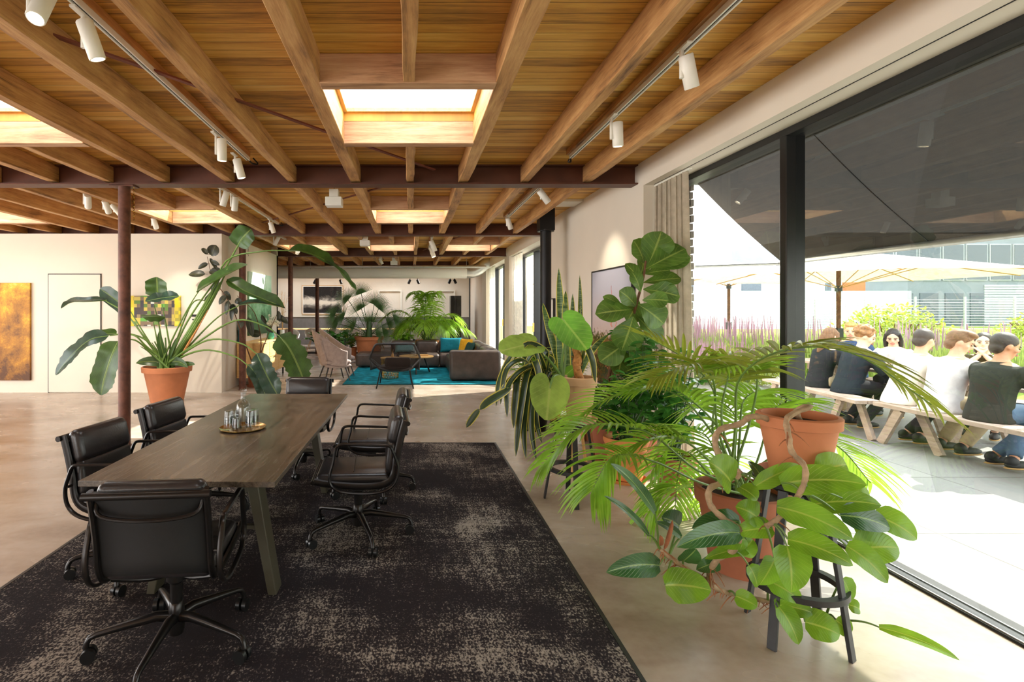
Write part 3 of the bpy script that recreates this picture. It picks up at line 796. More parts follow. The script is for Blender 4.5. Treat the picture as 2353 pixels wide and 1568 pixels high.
# grey wing lounge chairs
def lounge(lab, loc, rz, pillow):
    t = thing('lounge_chair', lab, 'chair', loc, rz, 'grey shell lounge chairs')
    # shell: swept around the back, facing +y
    def sh(u, v):
        a = (u * 2 - 1) * math.pi * .56; c = math.cos(a); s = math.sin(a)
        w_ = .33 + .05 * v; bk = max(0, math.cos(a * .92)) ** 2.4
        h = .20 * (1 - bk) + bk * .64
        top = .24 + h * 1.0
        z = .33 + v * (top - .12) * (1 if True else 0)
        return Vector((s * w_ * (1 - .06 * v * bk), -.02 - c * (.26 + .20 * v * bk) + .16 * (1 - bk), z))
    sh_ = MB(); sh_.grid(sh, 28, 8); shell = sh_.build('shell', 'mauve', t, solid=.035, sub=1)
    mb = MB(); mb.grid(lambda u, v: Vector(((u - .5) * .62 * (1 - .1 * (1 - v)), -.24 + v * .54, .34 - .03 * math.sin(math.pi * v))), 8, 8); mb.build('shell_base', 'mauve', t, solid=.06, sub=1)
    m = rbox(.54, .52, .08, .035); m.v = [(x * (1 + .12 * (y > 0)), y + .03, z + .37) for x, y, z in m.v]; m.build('seat_cushion', 'mauve', t)
    m = rbox(.44, .5, .07, .03); m = xf(m, Matrix.Translation((0, -.30, .64)) @ Matrix.Rotation(R(-72), 4, 'X')); m.build('back_cushion', 'mauve', t)
    for sx in (-1, 1):
        for sy in (-1, 1):
            MB().tube([(sx * .2, sy * .17 , .33), (sx * .29, sy * .27, .0)], [.017, .011], 10).build('leg', 'blackw', t)
    if pillow:
        cushion('cushion', .40, .28, .12, 'lteal', Vector(loc) + Matrix.Rotation(rz, 3, 'Z') @ Vector((0, -.1, .56)), (R(20), 0, rz), 'pale teal cushion on the farther grey lounge chair', group='cushion on a lounge chair')
    return t
lounge('grey mauve shell lounge chair nearer to the camera, beside the turquoise rug', (-1.62, 11.1, 0), R(-68), False)
lounge('grey mauve shell lounge chair farther back, holding a pale teal cushion', (-1.62, 12.0, 0), R(-72), True)

# black rope-back chair seen from behind (faces +y)
t = thing('rope_chair', 'black lounge chair with see-through rope back, seen from behind on the turquoise rug', 'chair', (-.31, 10.25, .0))
hexp = [(-.27, -.16, .33), (-.37, -.19, .44), (-.455, -.215, .53), (-.475, -.235, .58), (-.43, -.29, .70), (-.385, -.345, .80), (-.33, -.365, .845), (-.15, -.37, .85), (.15, -.37, .85), (.33, -.365, .845), (.385, -.345, .80), (.43, -.29, .70), (.475, -.235, .58), (.455, -.215, .53), (.37, -.19, .44), (.27, -.16, .33)]
MB().tube(smooth(hexp, 50), .02, 8).build('back_frame', 'blackw', t)
def hx(u, v):
    q = smooth(hexp, 50); lf = q[int(round(v * 25))]; rt = q[50 - int(round(v * 25))]
    return lf.lerp(rt, u) + Vector((0, -.05 * math.sin(math.pi * u), 0))
MB().grid(hx, 12, 25).build('rope_back', 'mesh', t)
MB().grid(lambda u, v: Vector(((u - .5) * (.62 + .16 * v), -.2 + .56 * v, .34 - .05 * math.sin(math.pi * v) + .06 * abs(u * 2 - 1) ** 3)), 12, 10).build('seat_shell', 'blackw', t, solid=.03)
m = rbox(.56, .5, .07, .03); m.v = [(x, y + .08, z + .335) for x, y, z in m.v]; m.build('seat_cushion', 'leather2', t)
m = rbox(.5, .2, .09, .04); m = xf(m, Matrix.Translation((.05, -.16, .47)) @ Matrix.Rotation(R(-78), 4, 'X')); m.build('lumbar_cushion', 'leather2', t)
for s in (-1, 1):
    MB().tube([(s * .28, -.16, .33), (s * .35, -.3, .0)], .013, 8).build('leg', 'black', t)
    MB().tube([(s * .27, .28, .33), (s * .32, .36, .0)], .013, 8).build('leg', 'black', t)
    MB().tube(smooth([(s * .47, -.22, .56), (s * .42, .05, .5), (s * .33, .32, .36)], 12), .016, 8).build('arm_frame', 'blackw', t)
    MB().grid(lambda u, v, s=s: Vector((s * (.47 - .15 * u + .0 * v), -.2 + .5 * u, .34 + v * (.2 - .18 * u))), 8, 3).build('side_web', 'blackw', t, solid=.008)

# wire basket side table and black tray table
t = thing('basket_table', 'gold wire basket side table beside the rope-back chair', 'side table', (-.45, 11.35, .018))
mb = MB()
for k in range(28):
    a = k * math.pi / 14
    for s in (1, -1):
        mb.tube([(.2 * math.cos(a + s * .9 * q / 6) * (1 - .15 * (1 - q / 6)), .2 * math.sin(a + s * .9 * q / 6) * (1 - .15 * (1 - q / 6)), .42 * q / 6) for q in range(7)], .0035, 4)
mb.build('wire_basket', 'gold', t); MB().lathe([(0, .42), (.21, .42), (.215, .43), (.215, .445), (.2, .435), (0, .434)], n=32).build('tray', 'bamboo', t)
t = thing('coffee_table', 'small round coffee table with black legs in front of the sofa', 'coffee table', (.12, 12.3, .018))
MB().lathe([(0, .37), (.4, .37), (.405, .38), (.4, .395), (0, .395)], n=40).build('tabletop', 'bamboo', t)
for k in range(3):
    a = .5 + k * 2.094; MB().tube([(.2 * math.cos(a), .2 * math.sin(a), .37), (.36 * math.cos(a), .36 * math.sin(a), 0)], .02, 10).build('leg', 'blackw', t)
o = MB().lathe([(0, 0), (.075, 0), (.078, .03), (.06, .09), (.018, .17), (.014, .26), (.02, .28), (.012, .28), (.01, .17), (.05, .08), (0, .01)], n=24).build('decanter', 'glass2'); o.location = (.06, 12.25, .4135); tag(o, 'glass decanter with a long neck on the round coffee table', 'decanter')
t = thing('nutcracker_bottle', 'small amber bottle with a forked metal top on the basket table', 'bottle', (-.4, 11.33, .4535))
MB().lathe([(0, 0), (.03, 0), (.03, .07), (.012, .1), (.012, .12), (0, .12)], n=16).build('bottle_body', 'bamboo', t)
MB().box(-.022, .022, -.008, .008, .12, .15).box(-.022, -.01, -.008, .008, .15, .19).box(.01, .022, -.008, .008, .15, .19).build('bottle_top', 'gold', t, smooth_=False)
o = MB().box(-.15, .15, -.1, .1, 0, .02).build('magazine', 'bamboo', smooth_=False); o.location = (.25, 12.4, .4135); tag(o, 'flat magazine on the round coffee table', 'magazine')

# stove
t = thing('wood_stove', 'black wood stove with a tall black flue pipe beside the window wall', 'stove', (2.12, 8.3, 0))
MB().cyl((0, 0, .86), (0, 0, 2.74), .085, 28).build('flue', 'black', t)
MB().box(-.115, .115, -.115, .115, 2.74, 3.08).build('flue_box', 'black', t, smooth_=False, bevel=.003)
MB().lathe([(.086, 2.73), (.13, 2.73), (.13, 2.76), (.086, 2.76)], n=28).build('flue_collar', 'black', t)
st = MB().box(-.27, .27, -.25, .25, .12, .83).build('stove_body', 'black', t, smooth_=False, bevel=.01)
MB().box(-.275, -.268, -.18, .18, .3, .74).build('door', 'dglass', st, smooth_=False)
MB().box(-.3, .3, -.28, .28, .83, .862).build('top_plate', 'silver', t, smooth_=False, bevel=.003)
for sx in (-1, 1):
    for sy in (-1, 1): MB().box(sx * .22 - .02, sx * .22 + .02, sy * .2 - .02, sy * .2 + .02, 0, .12).build('leg', 'black', t, smooth_=False)

# credenza
t = thing('credenza', 'light oak drawer cabinet against the side wall under the green painting', 'cabinet', (-3.17, 11.3, 0))
MB().box(-.23, .2, -1.05, 1.15, .16, .84).build('body', 'lightwood', t, smooth_=False, bevel=.004)
for k in range(3):
    y0 = -1.03 + k * .73
    for z0 in (.18, .51):
        dr = MB().box(.2, .216, y0, y0 + .71, z0, z0 + .31).build('drawer', 'lightwood', t, smooth_=False, bevel=.003)
        MB().box(.2165, .2185, y0 + .25, y0 + .46, z0 + .29, z0 + .308).build('handle', 'frame', dr, smooth_=False)
for sx in (-.18, .16):
    for sy in (-.95, 1.05): MB().box(sx - .015, sx + .015, sy - .015, sy + .015, 0, .16).build('leg', 'black', t, smooth_=False)
tag(MB().box(-3.385, -3.33, 10.3, 10.6, .842, 1.27).build('wall_panel', 'teal', smooth_=False, bevel=.01), 'upright teal board standing on the oak cabinet behind the rusty post', 'board')
t = thing('orchid', 'white orchid in a green glass vase on the oak cabinet', 'plant', (-3.1, 11.6, .842))
MB().lathe([(0, 0), (.06, 0), (.085, .06), (.07, .14), (.05, .17), (.044, .17), (.062, .13), (.075, .06), (0, .02)], n=20).build('vase', plain('green glass', hexc(80, 170, 140), .1), t)
mb = MB(); fb = MB()
for k in range(9):
    a = random.uniform(0, 6.28); r = random.uniform(.1, .28); tip = Vector((r * math.cos(a), r * math.sin(a), random.uniform(.3, .5)))
    pts = smooth([(0, 0, .15), (tip.x * .3, tip.y * .3, .45), tip], 8); mb.tube(pts, .004, 5)
    for q in range(5):
        c = pts[4 + min(q, 4)] + Vector([random.uniform(-.03, .03) for _ in range(3)])
        for m_ in range(5):
            b_ = m_ * 1.257 + q; fb.leaf([c, c + Vector((math.cos(b_) * .035, .01, math.sin(b_) * .035))], .035, (0, 1, 0), nseg=3, nw=2)
mb.build('stem', 'stemd', t); fb.build('flowers', 'chalk', t)
t = thing('dried_branches', 'tall bare dried branches in a jar on the oak cabinet', 'branches', (-3.0, 12.25, .842))
MB().lathe([(0, 0), (.05, 0), (.05, .16), (.04, .18), (.035, .18), (.044, .15), (0, .02)], n=18).build('jar', 'chalk', t)
mb = MB()
for k in range(7):
    a = random.uniform(0, 6.28); h = random.uniform(.7, 1.15); r = random.uniform(.05, .22)
    pts = smooth([(0, 0, .1), (r * .4 * math.cos(a), r * .4 * math.sin(a), h * .55), (r * math.cos(a), r * math.sin(a), h)], 10); mb.tube(pts, .003, 4)
    for q in range(6):
        p0 = pts[4 + q]; mb.tube([p0, p0 + Vector((random.uniform(-.1, .1), random.uniform(-.08, .08), random.uniform(.02, .1)))], .002, 4)
mb.build('twigs', 'bamboo', t)

# ---------------------------------------------------------------- art and wall things
def canvas_mat(name, fn): 
    t = NT(name); return fn(t)
def m_yellow(t):
    v = t.coord('Object'); a = t.noise(v, 1.6, 9, .7, .25); b2 = t.noise(v, 40, 4, .7); sp = t.n('ShaderNodeSeparateXYZ'); t.l(v, sp.inputs[0])
    f = t.math('ADD', t.math('MULTIPLY', a, .8), t.math('ADD', t.math('MULTIPLY', b2, .15), t.math('MULTIPLY', sp.outputs[2], .08)))
    return t.done(t.bsdf(t.ramp(f, [(.36, hexc(88, 50, 12)), (.5, hexc(176, 118, 24)), (.6, hexc(222, 178, 40)), (.72, hexc(246, 226, 140))]), .6))
def m_pixel(t):
    v = t.coord('Object'); sp = t.n('ShaderNodeSeparateXYZ'); t.l(v, sp.inputs[0])
    cb = t.n('ShaderNodeCombineXYZ'); cx = t.math('FLOOR', t.math('DIVIDE', sp.outputs[0], .0625)); cz = t.math('FLOOR', t.math('DIVIDE', sp.outputs[2], .0625)); t.l(cx, cb.inputs[0]); t.l(cz, cb.inputs[1])
    w_ = t.n('ShaderNodeTexWhiteNoise', noise_dimensions='3D'); t.l(cb.outputs[0], w_.inputs['Vector'])
    side = t.math('ABSOLUTE', t.math('MULTIPLY', sp.outputs[0], 1.25))
    dk = t.ramp(w_.outputs[0], [(0, hexc(72, 60, 56)), (.2, hexc(120, 100, 76)), (.38, hexc(96, 128, 52)), (.5, hexc(150, 130, 90)), (.62, hexc(196, 176, 80)), (.74, hexc(60, 58, 66)), (.86, hexc(198, 204, 196)), (.94, hexc(92, 160, 60))], 'CONSTANT')
    yl = t.ramp(w_.outputs[0], [(0, hexc(224, 200, 24)), (.4, hexc(214, 190, 56)), (.7, hexc(170, 160, 60)), (.85, hexc(232, 216, 70))], 'CONSTANT')
    return t.done(t.bsdf(t.mix(t.ramp(side, [(.3, (0, 0, 0)), (.45, (1, 1, 1))], 'CONSTANT'), dk, yl), .6))
def m_green(t):
    v = t.coord('Object'); sp = t.n('ShaderNodeSeparateXYZ'); t.l(v, sp.inputs[0])
    a = t.noise(v, 3, 7, .7, .8); st = t.noise(t.coord('Object', (1, 12, 2)), 1.2, 5, .7)
    f = t.math('ADD', t.math('ADD', t.math('MULTIPLY', a, .5), t.math('MULTIPLY', st, .5)), t.math('MULTIPLY', sp.outputs[2], .32))
    return t.done(t.bsdf(t.ramp(f, [(.28, hexc(60, 92, 60)), (.42, hexc(70, 116, 78)), (.5, hexc(120, 176, 128)), (.62, hexc(176, 212, 186)), (.8, hexc(206, 226, 208))]), .6))
def m_cloud(t):
    v = t.coord('Object'); sp = t.n('ShaderNodeSeparateXYZ'); t.l(v, sp.inputs[0])
    a = t.noise(t.coord('Object', (1, 1, 1.6)), 1.4, 7, .6, 1.0)
    band = t.math('SUBTRACT', 1, t.math('ABSOLUTE', t.math('MULTIPLY', t.math('ADD', sp.outputs[2], .08), 3.0)))
    f = t.math('ADD', t.math('MULTIPLY', a, .8), t.math('MULTIPLY', band, .3))
    c = t.ramp(f, [(.45, hexc(40, 38, 38)), (.56, hexc(110, 104, 98)), (.68, hexc(226, 216, 200))])
    g = t.ramp(sp.outputs[2], [(0, (0, 0, 0)), (1, (1, 1, 1))])
    low = t.math('LESS_THAN', t.math('ADD', sp.outputs[2], t.math('MULTIPLY', a, .08)), -.36)
    return t.done(t.bsdf(t.mix(low, c, hexc(46, 44, 46)), .25))
def m_meadow(t):
    v = t.coord('Object'); sp = t.n('ShaderNodeSeparateXYZ'); t.l(v, sp.inputs[0])
    a = t.noise(t.coord('Object', (1, 3, 3)), 3, 8, .75, .6); b2 = t.noise(v, 16, 4, .7)
    sky = t.ramp(t.math('ADD', sp.outputs[2], .5), [(.2, hexc(206, 176, 160)), (1.0, hexc(176, 176, 190))])
    grn = t.ramp(t.math('ADD', t.math('MULTIPLY', a, .6), t.math('MULTIPLY', b2, .4)), [(.36, hexc(40, 34, 20)), (.48, hexc(86, 84, 34)), (.56, hexc(128, 84, 50)), (.66, hexc(150, 150, 70))])
    m_ = t.ramp(t.math('ADD', sp.outputs[2], t.math('MULTIPLY', b2, .5)), [(.12, (1, 1, 1)), (.2, (0, 0, 0))])
    return t.done(t.bsdf(t.mix(m_, sky, grn), .2))
def picture(name, lab, cat, loc, rz, w_, h, m, frame=None, fw=.02, depth=.035, fm='frame', mat_border=0):
    t = thing(name, lab, cat, loc, rz)      # faces -y in its own frame
    cv = MB().box(-w_ / 2, w_ / 2, 0, depth * .8, -h / 2, h / 2)
    cv.build('canvas', m, t, smooth_=False)
    if mat_border:
        b_ = mat_border; mb = MB(); mb.box(-w_ / 2 - b_, w_ / 2 + b_, .006, depth * .7, -h / 2 - b_, h / 2 + b_); mb.build('mount', 'chalk', t, smooth_=False); w_ += 2 * b_; h += 2 * b_
    if frame:
        mb = MB(); W = w_ / 2; H = h / 2
        mb.box(-W - fw, -W, -.006, depth, -H - fw, H + fw); mb.box(W, W + fw, -.006, depth, -H - fw, H + fw); mb.box(-W, W, -.006, depth, H, H + fw); mb.box(-W, W, -.006, depth, -H - fw, -H)
        mb.build('frame', fm, t, smooth_=False)
    return t
picture('painting', 'tall golden yellow abstract painting on the gallery wall', 'painting', (-7.45, 9.455, 1.1), 0, 1.2, 1.75, canvas_mat('golden abstract canvas', m_yellow), depth=.055)
picture('painting', 'small painting of coloured squares in yellow, green and brown', 'painting', (-4.62, 9.465, 1.475), 0, .94, .545, canvas_mat('coloured squares canvas', m_pixel), depth=.043)
picture('painting', 'pale green misty forest painting on the side wall', 'painting', (-3.38, 11.85, 1.62), R(90), 1.75, 1.35, canvas_mat('green misty canvas', m_green), depth=.045)
picture('framed_photograph', 'framed black and white cloud photograph behind the glass partition', 'picture', (-3.75, 22.25, 1.88), 0, 1.62, 1.1, canvas_mat('cloud photograph', m_cloud), frame=True, fm='bamboo', mat_border=.04)
picture('framed_photograph', 'large black framed photograph of red flowers in a meadow on the window-side wall', 'picture', (2.43, 6.44, 1.285), R(-90), 1.26, 1.42, canvas_mat('meadow photograph', m_meadow), frame=True, fm='frame', fw=.018, depth=.035)
picture('framed_photograph', 'narrow black framed picture behind the stove pipe', 'picture', (2.43, 9.3, 1.3), R(-90), .55, .75, 'chalk', frame=True, fm='frame', fw=.018)
# red flower stalks inside the meadow photograph are part of its print
t = bpy.data.objects.get('framed_photograph.001')
fm_ = MB()
for y0, z0, z1, n in ((.05, .02, .52, 26), (.18, -.1, .22, 12), (-.1, -.5, -.2, 20)):
    for k in range(n):
        q = k / n; fm_.ell((y0 + random.uniform(-.02, .02) * (1.6 - q), -.002, z0 + (z1 - z0) * q), .012 * (1.2 - q), .0015, .012, 6, 4)
if t: fm_.build('printed_flowers', plain('printed red flowers', hexc(206, 110, 84), .4), t)
tag(MB().box(-3.9 - .06, -3.9 + .06, 9.488, 9.499, 1.37, 1.41).build('wall_switch', 'black', smooth_=False), 'small black double switch on the gallery wall', 'switch')
tag(MB().box(-3.9 - .05, -3.9 + .05, 9.488, 9.499, 1.31, 1.33).build('wall_switch', 'black', smooth_=False), 'thin black thermostat strip below the double switch', 'switch')
# ---------------------------------------------------------------- track lights
def track(x, y0, y1, lab, batten=True):
    t = thing('light_track', lab, 'light track', (x, (y0 + y1) / 2, 0), 0, 'white ceiling light tracks'); L = (y1 - y0) / 2
    if batten: MB().box(-.045, .022, -L, L, 3.035, CZ - .002).build('batten', 'joist', t, smooth_=False)
    mb = MB(); zz = 3.035 if batten else CZ - .002
    mb.box(-.018, -.008, -L, L, zz - .034, zz); mb.box(.008, .018, -L, L, zz - .034, zz); mb.box(-.008, .008, -L, L, zz - .012, zz)
    mb.build('rail', 'white', t, smooth_=False); MB().box(-.008, .008, -L + .01, L - .01, zz - .024, zz - .012).build('groove', 'black', t, smooth_=False)
    mb = MB().tube(smooth([(0, L, zz - .02), (.01, L + .12, zz - .03), (.05, L + .16, zz - .02), (.02, L + .1, zz + .02)], 10), .008, 6).build('cable', 'black', t)
    return zz - .034
tz = track(-1.635, -1.5, 5.28, 'white light track left of the meeting table')
tz = track(1.575, -1.5, 5.2, 'white light track between the table and the window wall')
track(1.575, 6.15, 8.75, 'white light track in the second bay near the stove pipe')
track(-2.35, 6.5, 9.3, 'white light track in the second bay left of the white ceiling box')
track(-4.1, 6.4, 9.2, 'white light track above the gallery wall with the paintings')
track(-2.72, 10.0, 13.3, 'white light track in the third bay beside the side wall')
track(-.9, 14.6, 16.0, 'short white light track in the farthest bay')
track(.44, 10.2, 13.3, 'white light track in the third bay over the sofa')
first_spot = None
def spot(x, y, dirv, lab, yaw=0, power=45, col='white', size=1.0, lit=True):
    global first_spot
    z = tz
    t = thing('spotlight', lab, 'spotlight', (x, y, z), 0, 'white cylinder spotlights')
    s = size
    MB().box(-.016, .016, -.06, .06, -.012, .002).build('adapter', col, t, smooth_=False, bevel=.003)
    MB().cyl((0, .03, -.012), (0, .03, -.17 * s), .012, 12).build('stem', col, t)
    d = Vector(dirv).normalized(); c = Vector((.05, .03, -.15 * s))
    if d.x > .2: c = Vector((.045, .03, -.15 * s))
    q = d.to_track_quat('Z', 'Y').to_matrix().to_4x4(); q.translation = c - d * .06 * s
    mb = MB().lathe([(.0, -.05), (.036, -.05), (.04, -.045), (.04, .13), (.037, .135), (.033, .135), (.031, .12), (0, .118)], n=24)
    mb.v = [tuple(q @ (Vector(p) * s)) for p in mb.v]; hd = mb.build('lamp_head', col, t)
    le = MB().lathe([(0, .119), (.028, .119), (.028, .121), (0, .122)], n=20); le.v = [tuple(q @ (Vector(p) * s)) for p in le.v]
    le.build('lens', 'lamp' if lit else 'white', hd)
    if lit and power:
        ld = bpy.data.lights.new('spot_lamp', 'SPOT'); ld.energy = power; ld.color = (1, .88, .72); ld.spot_size = R(62); ld.spot_blend = .8; ld.shadow_soft_size = .03
        lo = bpy.data.objects.new('spot_lamp', ld); COL.objects.link(lo); lo.parent = t
        lo.location = q @ Vector((0, 0, .15 * s)); lo.rotation_euler = (-d).to_track_quat('Z', 'Y').to_euler()
    return t
spot(-1.69, 2.3, (-.0, -.5, -1), 'lit white spotlight at the top left corner of the view', power=30)
spot(-1.65, 2.62, (.25, .25, -1), 'large white spotlight hanging left of the table, second along its track', power=30)
spot(-1.66, 4.45, (-.02, .1, -1), 'white spotlight hanging straight down near the far end of the left track', power=30)
spot(-1.70, 5.05, (.25, .1, -1), 'tilted white spotlight at the very end of the left track', power=30)
spot(1.54, 2.97, (.35, .25, -1), 'large white spotlight near the window, closest on the right track', power=25)
spot(1.55, 4.05, (.06, .1, -1), 'white spotlight hanging above the plants, second on the right track', power=25)
spot(1.56, 6.3, (.8, .1, -1), 'white spotlight in the second bay aimed at the meadow photograph', power=45)
spot(1.52, 8.35, (.35, .2, -1), 'small white spotlight in the second bay before the black flue', power=30)
spot(-2.35, 6.45, (-.35, .1, -1), 'left one of the paired white spotlights in the second bay', power=45)
spot(-2.32, 6.75, (-.2, .3, -1), 'right one of the paired white spotlights in the second bay', power=45)
spot(-2.36, 8.75, (.3, .2, -1), 'small white spotlight behind the wide strelitzia leaf tip', power=30)
spot(-4.12, 6.6, (-.5, .9, -1), 'leftmost white spotlight over the gallery wall', power=70)
spot(-4.08, 6.95, (-.1, .9, -1), 'middle white spotlight over the gallery wall', power=70)
spot(-4.05, 7.15, (.6, .7, -1), 'right tilted white spotlight over the gallery wall', power=60)
spot(-4.1, 8.3, (.0, .7, -1), 'white spotlight right of the nearest rusty post, over the gallery wall', power=70)
spot(-2.75, 10.5, (-.6, .2, -1), 'white spotlight above the side wall, nearer one', power=9)
spot(-2.7, 12.3, (-.6, .2, -1), 'white spotlight above the side wall, farther one', power=9)
spot(.42, 11.0, (.4, .1, -1), 'upper white spotlight of the cluster over the sofa', power=20, size=1.3)
spot(.45, 12.2, (.3, -.2, -1), 'lower white spotlight of the cluster over the sofa', power=20, size=1.3)
spot(-.9, 15.0, (.5, .2, -1), 'white spotlight in the farthest bay', power=0)

def cbox(loc, lab):
    t = thing('ceiling_unit', lab, 'ceiling unit', loc, 0, 'white ceiling sensor boxes')
    MB().box(-.055, .055, -.06, .06, -.1, .0).build('mount', 'white', t, smooth_=False, bevel=.004)
    MB().box(-.1, .1, -.09, .09, -.2, -.1).build('housing', 'white', t, smooth_=False, bevel=.008)
    MB().box(-.098, .098, -.088, .088, -.208, -.2).build('grille', 'chalk', t, smooth_=False)
    MB().box(-.004, .004, -.004, .004, 0, .1).build('rod', 'steel', t, smooth_=False)
cbox((-.95, 6.5, 2.985), 'white two-tier ceiling box in the second bay'); cbox((-.93, 10.6, 2.985), 'white two-tier ceiling box in the third bay'); cbox((-.5, 15.2, 2.985), 'small white ceiling box above the spiral duct')

# recess curtains
def curtain(name, lab, x, y0, y1, z1, folds, amp, m, group=None, z0=.015, yb=None):
    def f(u, v):
        ph = u * folds * 2 * math.pi; a = amp * (.55 + .45 * v)
        yy = y0 + (y1 - y0) * u; yy = yy + ((yb or y0) - y0) * (1 - u) * v
        return Vector((x + a * math.sin(ph) + .25 * a * math.sin(ph * 2.3 + 1), yy + .01 * math.sin(ph * 1.7), z1 - (z1 - z0) * v))
    mb = MB().grid(f, int(folds * 12), 14)
    t = thing(name, lab, 'curtain', (x, (y0 + y1) / 2, 0), 0, group)
    mb.build('fabric', m, t, world=True)
    MB().box(x - .012, x + .012, min(y0, y1) - .05, max(y0, y1) + .02, z1, SOF - .002).build('curtain_rail', 'white', t, world=True, smooth_=False)
curtain('curtain', 'heavy greige curtain gathered at the near window beside the fiddle leaf fig', 2.59, 4.93, 5.57, 2.81, 9, .035, 'curtain', yb=4.82)
curtain('sheer_curtain', 'sheer white curtain gathered at the far side of the middle window', 2.57, 12.2, 13.26, 2.81, 9, .035, 'sheer', 'sheer white curtains')
curtain('sheer_curtain', 'sheer white curtain at the window farthest down the room', 2.57, 16.2, 17.26, 2.81, 9, .035, 'sheer', 'sheer white curtains')

# ---------------------------------------------------------------- glass partition and meeting room
GY = 17.75
root = bpy.data.objects.new('window_5', None); COL.objects.link(root); root['kind'] = 'structure'
f = MB(); f.box(-9.5, 2.45, GY - .03, GY + .03, 0, .05); f.box(-9.5, 2.45, GY - .03, GY + .03, 2.8, 2.86)
for x in (1.95, 2.42): f.box(x, x + .04, GY - .03, GY + .03, 0, 2.8)
f.build('partition_frame', 'frame', root, smooth_=False)
xs = [-9.5, -6.5, -4.2, -2.0, 0.0, 1.95]
for a, c in zip(xs[:-1], xs[1:]): MB().sheet((a + .004, GY, .05), (c - .004, GY, .05), (c - .004, GY, 2.8), (a + .004, GY, 2.8)).build('glass_pane', 'glassp', root, smooth_=False)
dr = MB().box(2.38, 2.42, GY - 1.0, GY - .1, .02, 2.75).build('door_2', 'trim', smooth_=False); dr['kind'] = 'structure'
struct('trim_1', MB().box(-9.5, WX, 22.18, 22.3, 0, 1.15), plain('grey panelling', hexc(126, 122, 118), .6), smooth_=False)
struct('trim_2', MB().box(-9.5, WX, 22.15, 22.3, 1.15, 1.2), 'trim', smooth_=False)
for i, x in enumerate((-.9, 1.35)):
    mb = MB(); mb.box(x - .5, x - .44, 22.2, 22.3, 1.2, 2.3); mb.box(x + .44, x + .5, 22.2, 22.3, 1.2, 2.3); mb.box(x - .44, x + .44, 22.2, 22.3, 2.24, 2.3)
    struct('trim_%d' % (3 + i), mb, 'trim', smooth_=False)
tag(MB().box(2.41, 2.469, 17.32, 17.7, 1.05, 1.95).build('wall_panel', 'grey1', smooth_=False, bevel=.01), 'grey flat screen panel on a bracket by the far white wall', 'screen')
tag(MB().box(1.5, 1.9, 20, 20.6, 0, 2.0).build('cabinet', 'frame', smooth_=False), 'tall dark cabinet behind the glass partition near the glass door', 'cabinet')
t = thing('conference_table', 'long pale conference table behind the glass partition', 'table', (-2.0, 20.2, 0))
MB().box(-3.5, 2.6, -.55, .55, .71, .74).build('tabletop', 'lightwood', t, smooth_=False)
for x in (-3, -.5, 2.1): MB().box(x - .03, x + .03, -.4, .4, 0, .71).build('leg', 'black', t, smooth_=False)
fc = None
for i, x in enumerate((-5.2, -4.4, -3.6, -2.8, -2.0, -1.2, -.4, .3)):
    if fc is None:
        c = thing('shell_chair', '', 'chair')
        mb = MB().grid(lambda u, v: Vector(((.26 + .04 * v) * math.sin((u * 2 - 1) * 1.9), -.24 * math.cos((u * 2 - 1) * 1.9) - .04 * v, .42 + v * (.38 * max(.35, math.cos((u * 2 - 1) * 1.3))))), 16, 6)
        mb.build('shell', 'chalk', c, solid=.02); m = rbox(.46, .46, .05, .02); m.v = [(a, b_, z + .41) for a, b_, z in m.v]; m.build('seat', 'chalk', c)
        for k in range(4):
            a = k * math.pi / 2 + .78; MB().tube([(.1 * math.cos(a), .1 * math.sin(a), .41), (.28 * math.cos(a), .28 * math.sin(a), 0)], .012, 6).build('leg', 'bamboo', c)
        fc = c; o = c
    else: o = copy_tree(fc)
    o.location = (x, 19.35, 0); tag(o, 'white shell chair at the conference table, %s from the left' % ORD[i], 'chair', 'white chairs behind the glass partition')
for i, (x, y) in enumerate(((-3.9, 20.4), (-2.9, 20.4), (-.05, 20.4), (.25, 20.4), (1.5, 20.2), (1.65, 20.2))):
    t = thing('spotlight', 'small black spotlight behind the glass partition, %s from the left' % ORD[i], 'spotlight', (x * .95 if i < 4 else x, y, 2.62), 0, 'black spotlights in the glass room')
    MB().cyl((0, 0, 0), (0, 0, .46), .012, 8).build('stem', 'black', t); MB().cyl((.0, 0, 0), (.06 if i % 2 else -.06, -.05, -.14), .05, 14).build('lamp_head', 'black', t)

# ducts
t = thing('fabric_duct', 'fat white fabric air duct running across the room before the glass partition', 'duct', (-3.5, 16.7, 2.66))
mb = MB(); mb.tube([(-6 + i * .25, 0, .0) for i in range(46)], [.19 + .004 * math.sin(i * 2.1) for i in range(46)], 28); mb.build('duct_sleeve', 'ductcloth', t)
mb = MB(); mb.tube(smooth([(5.25, 0, 0), (5.45, 0, .01), (5.65, .0, .1), (5.85, 0, .28), (6.1, 0, .33)], 8), .185, 20); mb.build('duct_elbow', 'silver', t)
for k in range(6):
    MB().tube([(-5 + k * 2, 0, .19), (-5 + k * 2, 0, .42)], .004, 5).build('hanger', 'silver', t)
t = thing('spiral_duct', 'thin galvanised pipe above the fabric duct', 'duct', (-3.3, 16.2, 2.8))
MB().tube([(-6, 0, 0), (5.6, 0, 0)], .045, 16).build('pipe', 'silver', t)
for k in range(7):
    cl = MB().tube([(-4.6 + k * 1.6, -.02, -.07), (-4.6 + k * 1.6, 0, .0), (-4.6 + k * 1.6, 0, .27)], .01, 6).build('clamp', 'silver', t)
